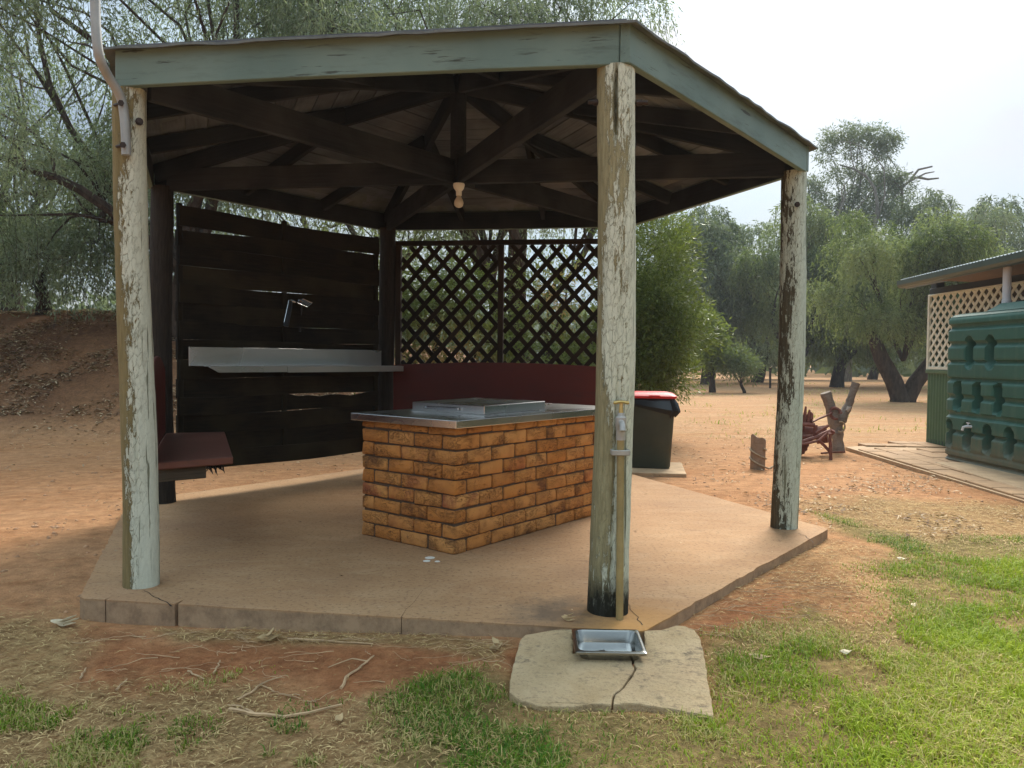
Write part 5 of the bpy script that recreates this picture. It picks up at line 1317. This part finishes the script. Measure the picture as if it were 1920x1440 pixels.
# roof: eave gutter, corrugated sheet, soffit
g0 = at_z(1681, 540, 2.245); g1 = at_z(1920, 488, 2.245); gd = Vector(((g1 - g0).x, (g1 - g0).y, 0)).normalized(); EV0 = Vector((g0.x, g0.y, 0)); EV1 = EV0 + gd * 8.2
rx = Vector((-gd.y, gd.x, 0)); rx = rx if rx.x > 0 else -rx
m = MB(); prof = [(-.0, .0), (.03, -.055), (.09, -.065), (.115, -.05), (.115, .055), (.105, .055), (.100, -.04), (.04, -.05), (.010, .003)]
prof = [(0, .045), (.004, -.02), (.028, -.052), (.065, -.062), (.11, -.062), (.11, .06), (.104, .06), (.102, -.052), (.065, -.052), (.034, -.044), (.014, -.018), (.010, .045)]
vs = [EV0 + rx * a + Vector((0, 0, 2.30 + b)) for a, b in prof] + [EV1 + rx * a + Vector((0, 0, 2.30 + b)) for a, b in prof]; n = len(prof)
m.add(vs, [tuple(range(n)), tuple(range(2 * n - 1, n - 1, -1))] + [(i, (i + 1) % n, n + (i + 1) % n, n + i) for i in range(n)]); m.build('gutter', M_GUTTER, shed, smooth=False)
m = MB(); vs = []; n = int(8.2 / .0127)
sl = .20
for i in range(n + 1):
    s = 8.2 * i / n; q = EV0 + gd * (s - .0) + rx * .05; z = 2.362 + .009 * sin(2 * pi * s / .076); q2 = q + rx * 4.2; vs += [(q.x, q.y, z), (q2.x, q2.y, z + 4.2 * sl)]
m.add(vs, [(2 * i, 2 * i + 2, 2 * i + 3, 2 * i + 1) for i in range(n)]); ro = m.build('roof', M_ROOFMETAL, shed, smooth=True)
md = ro.modifiers.new('thick', 'SOLIDIFY'); md.thickness = .004
def sof(a, s): q = EV0 + gd * s + rx * a; return q
wl_ = (SX - g0.x) - .02
m = MB(); P4 = [sof(.115, .95), sof(.115, 8.2), sof(.80, 8.2), sof(.80, .95)]; m.add([tuple(q + Vector((0, 0, 2.262 + (.0 if i in (0, 1) else -.03)))) for i, q in enumerate(P4)] + [tuple(q + Vector((0, 0, 2.272))) for q in P4], [(0, 1, 2, 3), (7, 6, 5, 4), (0, 4, 5, 1), (1, 5, 6, 2), (2, 6, 7, 3), (3, 7, 4, 0)]); m.build('soffit', M_SOFFIT, shed)
beam('barge_board', sof(.11, .03) + Vector((0, 0, 2.285)), sof(3.4, .03) + Vector((0, 0, 2.285 + 3.3 * sl)), .025, .12, M_ROOFMETAL, shed)
for s_ in (.40, .9): beam('rafter', sof(.12, s_) + Vector((0, 0, 2.29)), sof(3.2, s_) + Vector((0, 0, 2.29 + 3.0 * sl)), .045, .08, M_DARKTRIM, shed)
beam('wall_plate', Vector((SX + .02, SY, 2.20)), Vector((SX + .02, yend, 2.20)), .07, .085, M_DARKTRIM, shed)
MB().box((SX + .06, SY - .09, 2.24), (.12, .14, .18)).build('corner_block', M_DARKTRIM, shed)
dp_ = at_y(1889, 505, 8.98); MB().tube([Vector((dp_.x, dp_.y, 1.84)), Vector((dp_.x, dp_.y, 1.88)), Vector((dp_.x, dp_.y, 1.885)), Vector((dp_.x, dp_.y, 2.26))], [.050, .050, .045, .045], 16).build('downpipe', M_PVC, shed, smooth=True)

# ================================================================== TREES AND SHRUBS
def leaf_quads(c, d, ln, w, side=None):
    """c base points, d unit directions; diamond leaves"""
    n = len(c); r = rng.normal(size=(n, 3)); s = np.cross(d, r); s /= np.linalg.norm(s, axis=1, keepdims=True) + 1e-9
    up = np.cross(s, d); mid = c + d * (ln * .45)[:, None] + up * (ln * .06 * rng.normal(size=n))[:, None]
    V = np.stack([c, mid - s * (w / 2)[:, None], c + d * ln[:, None], mid + s * (w / 2)[:, None]], 1)
    return V.reshape(-1, 3)
def quads_for(n): return np.arange(n)[:, None] * 4 + np.array([[0, 1, 2, 3]])
def unit(v): return v / (np.linalg.norm(v, axis=-1, keepdims=True) + 1e-9)
def limbs(mb, base, targets, r0, nmain, rise, seed, wob=.12, twig_r=.008):
    """trunk forking into main limbs that reach for the targets"""
    rs = np.random.default_rng(seed); base = np.array(base); T = np.array(targets)
    fork = base + np.array([rs.normal() * .15, rs.normal() * .1, rise])
    def path(a, b, ra, rb, n, lift):
        P = []; k = rs.normal(size=3) * np.linalg.norm(b - a) * wob; k2 = rs.normal(size=3) * np.linalg.norm(b - a) * wob * .4
        for i in range(n + 1):
            t = i / n; P.append(a * (1 - t) + b * t + k * sin(pi * t) + k2 * sin(2 * pi * t) + np.array([0, 0, lift * sin(pi * t)]))
        mb.tube([tuple(p) for p in P], [ra * (1 - t) + rb * t for t in np.linspace(0, 1, n + 1)], 7 if ra > .05 else 5, cap=False); return P
    if rise > .3: mb.tube([tuple(base + np.array([0, 0, -.25])), tuple(base + np.array([0, 0, .05])), tuple(base * .5 + fork * .5 + rs.normal(size=3) * .04), tuple(fork)], [r0 * 1.45, r0 * 1.18, r0, r0 * .92], 10, cap=False)
    # cluster targets to main limbs
    idx = rs.choice(len(T), nmain, replace=False); C = T[idx].astype(float)
    for _ in range(5):
        lab = np.argmin(((T[:, None] - C[None]) ** 2).sum(-1), 1)
        for j in range(nmain):
            if (lab == j).any(): C[j] = T[lab == j].mean(0)
    for j in range(nmain):
        tj = T[lab == j]
        if not len(tj): continue
        L = np.linalg.norm(C[j] - fork); end = fork + (C[j] - fork) * .82; rm = r0 * .42
        P = path(fork, end, rm, rm * .35, 8, L * .06)
        for q in tj:
            i = rs.integers(3, 9); a = P[min(i, 8)]; ra = rm * (1 - .65 * min(i, 8) / 8) * .5
            path(np.array(a), q, max(ra, twig_r * 1.6), twig_r, 5, np.linalg.norm(q - a) * .08)
    return fork
def pepper(name, base, lumps, strands, leaves, hang, lump_r, mat, label, group=None, r0=.28, nmain=6, rise=1.4, seed=1, leaf=(.13, .026), extra_trunk=None, cat='tree', thin=1.0, skirt=.15):
    """weeping tree: every lump of the crown drops strands of fine leaflets"""
    rs = np.random.default_rng(seed); root = thing(name, base, label, cat, group); B = np.array(base)
    L = np.array([l[:3] for l in lumps]); Rr = np.array([l[3] if len(l) > 3 else lump_r for l in lumps])
    mb = MB(); limbs(mb, base, L, r0, min(nmain, len(L)), rise, seed)
    ns = int(strands * len(L)); li = rs.integers(0, len(L), ns)
    u = unit(rs.normal(size=(ns, 3))); u[:, 2] = np.abs(u[:, 2]) * .8 - .15
    p0 = L[li] + u * (Rr[li] * (.35 + .65 * rs.random(ns) ** .5))[:, None]
    out = unit(u * np.array([1, 1, .25])); ln = hang * (.45 + .9 * rs.random(ns)); zmin = gz(base[0], base[1]) + skirt + .5 * rs.random((ns, 1)) * (skirt > .3)
    t = (np.arange(leaves)[None] + rs.random((ns, leaves))) / leaves
    reach = Rr[li] * .55 * (.4 + rs.random(ns))
    sway = rs.normal(size=(ns, 2)) * .10
    P = p0[:, None, :] + out[:, None, :] * (reach[:, None] * np.sqrt(t))[..., None]
    P[..., 2] -= ln[:, None] * t ** 1.6
    P[..., :2] += (sway[:, None, :] * np.sin(t * 5)[..., None])
    D = out[:, None, :] * (.6 - .4 * t)[..., None] + np.array([0, 0, -1.0]) * (.55 + .6 * t)[..., None] + rs.normal(size=(ns, leaves, 3)) * .55
    c = P.reshape(-1, 3); d = unit(D.reshape(-1, 3)); n = len(c)
    lump_t = rs.random(len(L)) ** 1.3; tint = (.04 + .80 * lump_t[li][:, None] + .5 * (rs.random((ns, 1)) - .5) + .35 * (rs.random((ns, leaves)) - .5)).ravel().clip(0, 1)
    lw_ = leaf[0] * (.6 + .8 * rs.random(n)); ww = leaf[1] * (.6 + .8 * rs.random(n))
    keep = c[:, 2] > (np.broadcast_to(zmin, (ns, leaves)).ravel() if skirt > .3 else skirt + gz(base[0], base[1])) + lw_ * .5
    c, d, lw_, ww, tint = c[keep], d[keep], lw_[keep], ww[keep], tint[keep]; n = len(c)
    V = leaf_quads(c, d, lw_, ww)
    # a share of the strands get a thread of twig
    for i in rs.permutation(ns)[:int(ns * .10 * thin)]:
        Q = P[i][::max(1, leaves // 5)]; mb.tube([tuple(q) for q in np.concatenate([L[li[i]][None], Q[np.argsort(-Q[:, 2])]])], .004, 3, cap=False)
    mb.build('trunk', M_BARK, root, smooth=True)
    npmesh('crown', V - B, quads_for(n), mat, root, attr=dict(tint=np.repeat(tint, 4), dry=np.zeros(4 * n)))
    return root
def bushy(name, base, lumps, per, mat, bark, label, group=None, leaf=(.09, .018), r0=.12, nmain=5, rise=.4, seed=1, droop=-.2, shell=.55, dryspot=None, cat='tree', jit=.6, outw=.8):
    """upright leaf clumps: leaves fill the outer part of each lump"""
    rs = np.random.default_rng(seed); root = thing(name, base, label, cat, group); B = np.array(base)
    L = np.array([l[:3] for l in lumps]); Rr = np.array([[l[3]] * 3 if len(l) == 4 else l[3:6] for l in lumps])
    mb = MB(); limbs(mb, base, L, r0, min(nmain, len(L)), rise, seed, twig_r=min(.012, r0 * .12)); 
    n = int(per * len(L)); vol = (Rr[:, 0] * Rr[:, 1]); li = rs.choice(len(L), n, p=vol / vol.sum())
    u = unit(rs.normal(size=(n, 3))); sprig = max(1, n // 9); sp_i = rs.integers(0, sprig, n)      # leaves gathered in sprigs
    su = unit(rs.normal(size=(sprig, 3))); sl_ = rs.choice(len(L), sprig, p=vol / vol.sum()); srad = shell + (1 - shell) * rs.random(sprig) ** .6
    sc_ = L[sl_] + su * Rr[sl_] * srad[:, None]
    c = sc_[sp_i] + rs.normal(size=(n, 3)) * (Rr[sl_[sp_i]].mean(1, keepdims=True) * .085 + leaf[0] * .5)
    d = unit(su[sp_i] * outw + rs.normal(size=(n, 3)) * jit + np.array([0, 0, droop]))
    lt = rs.random(len(L)); st_ = rs.random(sprig)
    tint = (.10 + .35 * lt[sl_[sp_i]] + .45 * st_[sp_i] * srad[sp_i] + .30 * (rs.random(n) - .4)).clip(0, 1)
    dry = np.zeros(n)
    if dryspot is not None:
        q, r = dryspot; dd = np.linalg.norm(c - np.array(q), axis=1); dry = np.clip(1.4 - dd / r, 0, 1) * (rs.random(n) < .8)
    lw_ = leaf[0] * (.6 + .8 * rs.random(n)); ww = leaf[1] * (.6 + .8 * rs.random(n)); k = c[:, 2] > gz(base[0], base[1]) + .03
    c, d, lw_, ww, tint, dry = c[k], d[k], lw_[k], ww[k], tint[k], dry[k]; n = len(c)
    V = leaf_quads(c, d, lw_, ww)
    mb.build('trunk', bark, root, smooth=True)
    npmesh('crown', V - B, quads_for(n), mat, root, attr=dict(tint=np.repeat(tint, 4), dry=np.repeat(dry, 4)))
    return root
def lumps_in(c, r, n, seed, zmin=-9, rr=(.5, .9), hollow=.35, cut=None):
    rs = np.random.default_rng(seed); out = []; lobe = unit(rs.normal(size=(7, 3)))
    while len(out) < n:
        u = unit(rs.normal(size=3)); u = u * (hollow + (1 - hollow) * rs.random() ** .5) * (.72 + .42 * np.max(np.clip(lobe @ u, 0, 1)) ** 3); p = np.array(c) + u * np.array(r)
        if p[2] < zmin or (cut and cut(p)): continue
        out.append((*p, rs.uniform(*rr)))
    return out
# --- left: two big pepper trees on the bank, branches sweeping over the shelter
b1 = (-6.3, 14.6, gz(-6.3, 14.6))
lum = lumps_in((-7.0, 13.6, 7.0), (6.6, 4.2, 3.6), 58, 11, zmin=3.6, rr=(.6, 1.1), hollow=.45, cut=lambda p: p[0] < -.70 * p[1] - .5)
lum += lumps_in((-9.2, 13.6, 4.0), (3.6, 2.4, 2.0), 16, 12, zmin=2.6, rr=(.5, .9), cut=lambda p: p[0] < -.70 * p[1] - .5)
pepper('pepper_tree', b1, lum, 100, 23, 1.30, .8, M_PEPPER, 'big weeping pepper tree on the earth bank left of the shelter', 'pepper trees round the clearing', r0=.25, nmain=9, rise=1.0, seed=3, leaf=(.10, .021))
b2 = (.2, 17.5, GZ)
lum = lumps_in((-1.2, 16.6, 7.2), (5.0, 3.4, 3.4), 84, 21, zmin=2.2, rr=(.6, 1.1), hollow=.4, cut=lambda p: p[0] > 2.6)
pepper('pepper_tree', b2, lum, 76, 22, 1.35, .8, M_PEPPER, 'weeping pepper tree directly behind the lattice screen, its top showing over the roof', 'pepper trees round the clearing', r0=.30, nmain=8, rise=1.3, seed=4, leaf=(.11, .022))
b3 = (-13.5, 21.0, gz(-13.5, 21.0))
lum = lumps_in((-12.5, 20.5, 6.4), (4.5, 3.5, 3.4), 44, 31, zmin=2.4, rr=(.7, 1.2))
pepper('pepper_tree', b3, lum, 36, 18, 1.6, .9, M_PEPPER, 'pepper tree farther back at the left edge, behind the bank', 'pepper trees round the clearing', r0=.30, nmain=7, rise=1.2, seed=5, leaf=(.15, .033))
b4 = (-5.0, 24.0, gz(-5, 24))
lum = lumps_in((-5.0, 24.0, 6.2), (6.0, 3.0, 4.4), 46, 41, zmin=1.4, rr=(.9, 1.4))
pepper('pepper_tree', b4, lum, 34, 16, 1.8, 1.0, M_PEPPER2, 'dense pepper tree behind the first one, seen through the gap over the board screen', 'pepper trees round the clearing', r0=.28, nmain=7, rise=1.2, seed=6, leaf=(.17, .038))
# --- low scrub behind the lattice
bushy('scrub_bush', (-.9, 11.6, GZ), lumps_in((-.9, 11.8, 1.5), (1.1, .8, 1.4), 18, 51, zmin=.2, rr=(.35, .6)), 800, M_BUSHLEAF, M_BARK, 'dark scrub bush behind the left half of the lattice', 'scrub behind the lattice', leaf=(.10, .022), seed=51, cat='bush', dryspot=((-.9, 11.4, 1.0), .7))
bushy('scrub_bush', (.75, 11.2, GZ), lumps_in((.7, 11.5, 1.25), (1.0, .8, 1.2), 16, 52, zmin=.2, rr=(.35, .6)), 800, M_BUSHLEAF, M_BARK, 'scrub bush with a patch of dead brown leaves behind the lattice', 'scrub behind the lattice', leaf=(.10, .02), seed=52, cat='bush', dryspot=((.70, 10.9, 2.0), .50))
for i, (bx, by, w, s_) in enumerate(((-9.4, 15.6, 1.5, 55), (-12.2, 16.4, 1.7, 56), (-6.6, 16.6, 1.5, 57))):
    zb_ = gz(bx, by); bushy('scrub_bush', (bx, by, zb_), lumps_in((bx, by, zb_ + .8), (w, .9, .9), 16, s_, zmin=zb_ + .1, rr=(.35, .65)), 560, M_PEPPER, M_BARK, ('dark scrub bush on the crest of the bank under the big pepper tree', 'scrub bush on the bank crest at the left edge of the clearing', 'scrub bush on the bank crest just left of the board screen')[i], 'scrub on the earth bank', leaf=(.12, .026), seed=s_, cat='bush', droop=-.4)
# --- thick shrub right of the front post
bushy('wattle_bush', (2.05, 12.2, GZ), lumps_in((2.0, 12.2, 1.9), (.80, .75, 1.45), 40, 61, zmin=.25, rr=(.34, .52), hollow=.5) + lumps_in((2.15, 12.0, 1.2), (.65, .7, .95), 18, 62, zmin=.25, rr=(.3, .45), hollow=.5), 1050, M_BUSHLEAF, M_BARK, 'thick dark green bush with yellow green tips behind the wheelie bin', None, leaf=(.080, .016), seed=61, cat='bush', droop=.12, shell=.35, outw=1.1, r0=.05)
bushy('young_tree', (7.75, 30.0, GZ), lumps_in((7.6, 30, 1.75), (.50, .5, 1.2), 16, 71, zmin=.6, rr=(.28, .45)), 320, M_YOUNG, M_BARK, 'bright yellow green sapling on the straw beyond the dark bush', None, leaf=(.22, .05), seed=71, rise=.5)
bushy('young_tree', (8.9, 29.7, GZ), lumps_in((8.85, 29.7, .95), (.75, .75, .55), 12, 72, zmin=.35, rr=(.28, .42)), 260, M_PEPPER2, M_BARK, 'small round sapling alone on the dirt between bush and right post', None, leaf=(.17, .04), seed=72, rise=.35, r0=.06)
# --- trees beyond the clearing
def far_pepper(base, c, r, n, seed, label, mat, strands=42, leaves=16, hang=1.8, leaf=(.19, .042), zmin=.9, r0=.30, nmain=6, rise=1.0, rr=(.6, 1.0), group='pepper trees round the clearing', cut=None):
    return pepper('pepper_tree', base, lumps_in(c, r, n, seed, zmin=zmin, rr=rr, hollow=.4, cut=cut), strands, leaves, hang, .8, mat, label, group, r0=r0, nmain=nmain, rise=rise, seed=seed, leaf=leaf, thin=.3, skirt=.55)
far_pepper((9.9, 39.4, GZ), (10.0, 40, 5.2), (2.9, 2.6, 4.2), 56, 81, 'tall bushy tree filling the gap between front post and right post', M_GUM, 66, 16, 1.3, (.22, .050), rr=(.7, 1.1), zmin=1.5)
far_pepper((13.9, 44.0, GZ), (14.0, 44, 3.6), (2.0, 2.0, 3.0), 24, 82, 'lower hazy tree seen just left of the right post', M_PEPPER, 36, 15, 1.8, (.27, .06), rr=(.7, 1.0))
# V-trunk pepper: two stems
b5 = (12.25, 24.3, GZ); rt = thing('pepper_tree', b5, 'pepper tree with dark V shaped double trunk left of the shed', 'tree', 'pepper trees round the clearing')
mbt = MB(); mbt.tube([(12.15, 24.3, -.3), (12.15, 24.3, .05), (11.95, 24.3, .55), (11.55, 24.3, 1.25), (11.25, 24.4, 2.1)], [.34, .28, .26, .23, .17], 12, cap=False); mbt.tube([(12.35, 24.3, -.3), (12.40, 24.3, .05), (12.62, 24.3, .5), (13.0, 24.3, 1.0), (13.5, 24.2, 1.8), (13.2, 24.2, 2.9)], [.30, .26, .24, .22, .18, .12], 12, cap=False)
lumA = lumps_in((11.6, 24.4, 4.0), (2.4, 2.2, 2.0), 30, 91, zmin=2.0, rr=(.5, .8)) + lumps_in((13.6, 24.3, 3.8), (1.6, 1.8, 1.8), 17, 92, zmin=2.0, rr=(.5, .8))
def crown_only(root, base, lumps, strands, leaves, hang, mat, leaf, seed, mb):
    tmp = pepper('tmp', base, lumps, strands, leaves, hang, .7, mat, 'x', None, r0=.16, nmain=5, rise=.0, seed=seed, leaf=leaf, thin=.5, skirt=1.45)
    for ch in list(tmp.children):
        ch.parent = root; ch.location = (0, 0, 1.3)
        if ch.name.startswith('trunk'): ch.name = 'limbs'
    bpy.data.objects.remove(tmp)
crown_only(rt, (12.25, 24.3, GZ + 1.3), lumA, 72, 19, 1.1, M_PEPPER2, (.13, .028), 91, mbt)
mbt.build('trunk', M_BARK, rt, smooth=True)
far_pepper((13.2, 36.5, GZ), (13.7, 36.5, 4.9), (3.0, 2.6, 3.6), 46, 93, 'wide weeping pepper tree behind the rusty machine', M_PEPPER2, 68, 17, 1.3, (.20, .045), rr=(.7, 1.0), zmin=1.6)
far_pepper((15.7, 37.5, GZ), (16.6, 38, 4.6), (2.6, 2.4, 3.4), 40, 94, 'pepper tree between the wide pepper tree and the V trunk tree', M_PEPPER2, 68, 17, 1.3, (.20, .045), rr=(.7, 1.0), zmin=1.6)
far_pepper((23.5, 42, GZ), (23.2, 42, 5.6), (3.4, 2.6, 4.4), 50, 95, 'broad grey green tree rising behind the shed roof', M_GUM, 64, 16, 1.2, (.23, .052), rr=(.8, 1.2), zmin=1.5)
far_pepper((29.5, 45, GZ), (29.0, 45, 6.0), (3.6, 2.8, 4.6), 46, 96, 'rightmost tree, its dark crown over the shed roof', M_GUM, 60, 15, 1.2, (.26, .058), rr=(.8, 1.3), zmin=1.5)
far_pepper((20.0, 33, GZ), (19.3, 33, 3.8), (2.6, 2.2, 2.8), 24, 97, 'low weeping tree close behind the shed corner', M_PEPPER2, 62, 17, 1.3, (.18, .04), rr=(.7, 1.0), zmin=1.5)
far_pepper((13.0, 52, GZ), (12.6, 52, 4.8), (3.2, 2.2, 3.9), 34, 111, 'hazy tree in the second row, filling the sky gap behind the tall bushy tree', M_GUM, 50, 13, 1.4, (.30, .07), rr=(.8, 1.3), zmin=1.2)
far_pepper((19.0, 54, GZ), (18.8, 54, 5.2), (3.4, 2.2, 4.2), 36, 112, 'hazy tree in the second row, behind the foot of the tall gum', M_GUM, 50, 13, 1.4, (.30, .07), rr=(.8, 1.3), zmin=1.2)
far_pepper((26.0, 56, GZ), (26.2, 56, 6.0), (4.0, 2.2, 5.0), 38, 113, 'hazy tree in the second row, right of the tall gum and its bare branch', M_GUM, 50, 13, 1.4, (.32, .075), rr=(.9, 1.4), zmin=1.2)
# --- tall open gum: branches and separate tufts
b6 = (20.6, 48, GZ)
gl = lambda px, py, r: (*at_y(px, py, 48), r, r, r * .72)
gum_l = [gl(*q) for q in ((1560, 262, .8), (1585, 252, .9), (1612, 256, .8), (1640, 258, .9), (1660, 268, .8), (1548, 290, .7), (1600, 285, .7), (1650, 290, .7), (1672, 262, .6), (1570, 330, .8), (1520, 350, .8), (1512, 372, .7), (1540, 378, .8),
                             (1610, 320, .8), (1640, 335, .9), (1668, 335, 1.0), (1690, 350, .9), (1620, 360, 1.1), (1660, 375, 1.0), (1590, 372, .9), (1640, 400, 1.2), (1600, 405, 1.1), (1560, 405, 1.0), (1670, 398, .8))]
bushy('gum_tree', b6, gum_l, 900, M_GUM, M_BARK_GUM, 'tall open gum tree standing highest right of the right post', None, leaf=(.22, .055), r0=.34, nmain=7, rise=5.5, seed=101, droop=-.5, shell=.25, jit=.9)
mb = MB()
for P in ([(1680, 360), (1705, 340), (1735, 325), (1752, 322)], [(1705, 340), (1722, 318), (1748, 312)], [(1720, 332), (1740, 336), (1760, 334)], [(1672, 352), (1690, 330), (1712, 322)]):
    mb.tube([tuple(at_y(x, y, 48)) for x, y in P], [.09 - .02 * i for i in range(len(P))], 5)
gum = [o for o in bpy.data.objects if o.name.startswith('gum_tree')][0]
mb.build('bare_branch', M_BARK_GUM, gum)
# stake and leaning trunks under the far trees
tag(MB().tube([at_y(1444, 728, 33), at_y(1444, 690, 33)], .05, 8).build('tree_stake', M_BARK), 'thin dark stake standing beyond the clearing, left of the right post', 'stake')
# far wood that closes the horizon
n = 26000; ang = rng.random(n) * 2.2 - 1.1; dist = 70 + 60 * rng.random(n); x = np.sin(ang) * dist; y = np.cos(ang) * dist
top = 4.5 + 3.5 * fbm(ang * 9 + 4, ang * 0 + 2, 4); z = rng.random(n) ** .8 * top
c = np.stack([x, y, z], 1); d = unit(rng.normal(size=(n, 3)) + np.array([0, 0, -.4]))
V = leaf_quads(c, d, 1.1 + 1.0 * rng.random(n), .5 + .5 * rng.random(n)); tn_ = rng.random(n) * .6
fw = npmesh('far_wood', V, quads_for(n), M_GUM, attr=dict(tint=np.repeat(tn_, 4), dry=np.zeros(4 * n))); tag(fw, 'distant belt of trees closing the horizon', kind='stuff')

# ------------------------------------------------------------------ thin haze in the air
hz = MB().box((0, 0, 8), (560, 620, 20)).build('haze', None); hz.location = (0, 0, 0)
hm = bpy.data.materials.new('thin_haze'); hm.use_nodes = True; hn = hm.node_tree; hn.nodes.remove(hn.nodes['Principled BSDF'])
pv = hn.nodes.new('ShaderNodeVolumePrincipled'); pv.inputs['Color'].default_value = (.86, .93, 1.0, 1); pv.inputs['Density'].default_value = .0009; pv.inputs['Anisotropy'].default_value = .2
hn.links.new(pv.outputs[0], hn.nodes['Material Output'].inputs['Volume']); hz.data.materials.append(hm); tag(hz, kind='stuff')
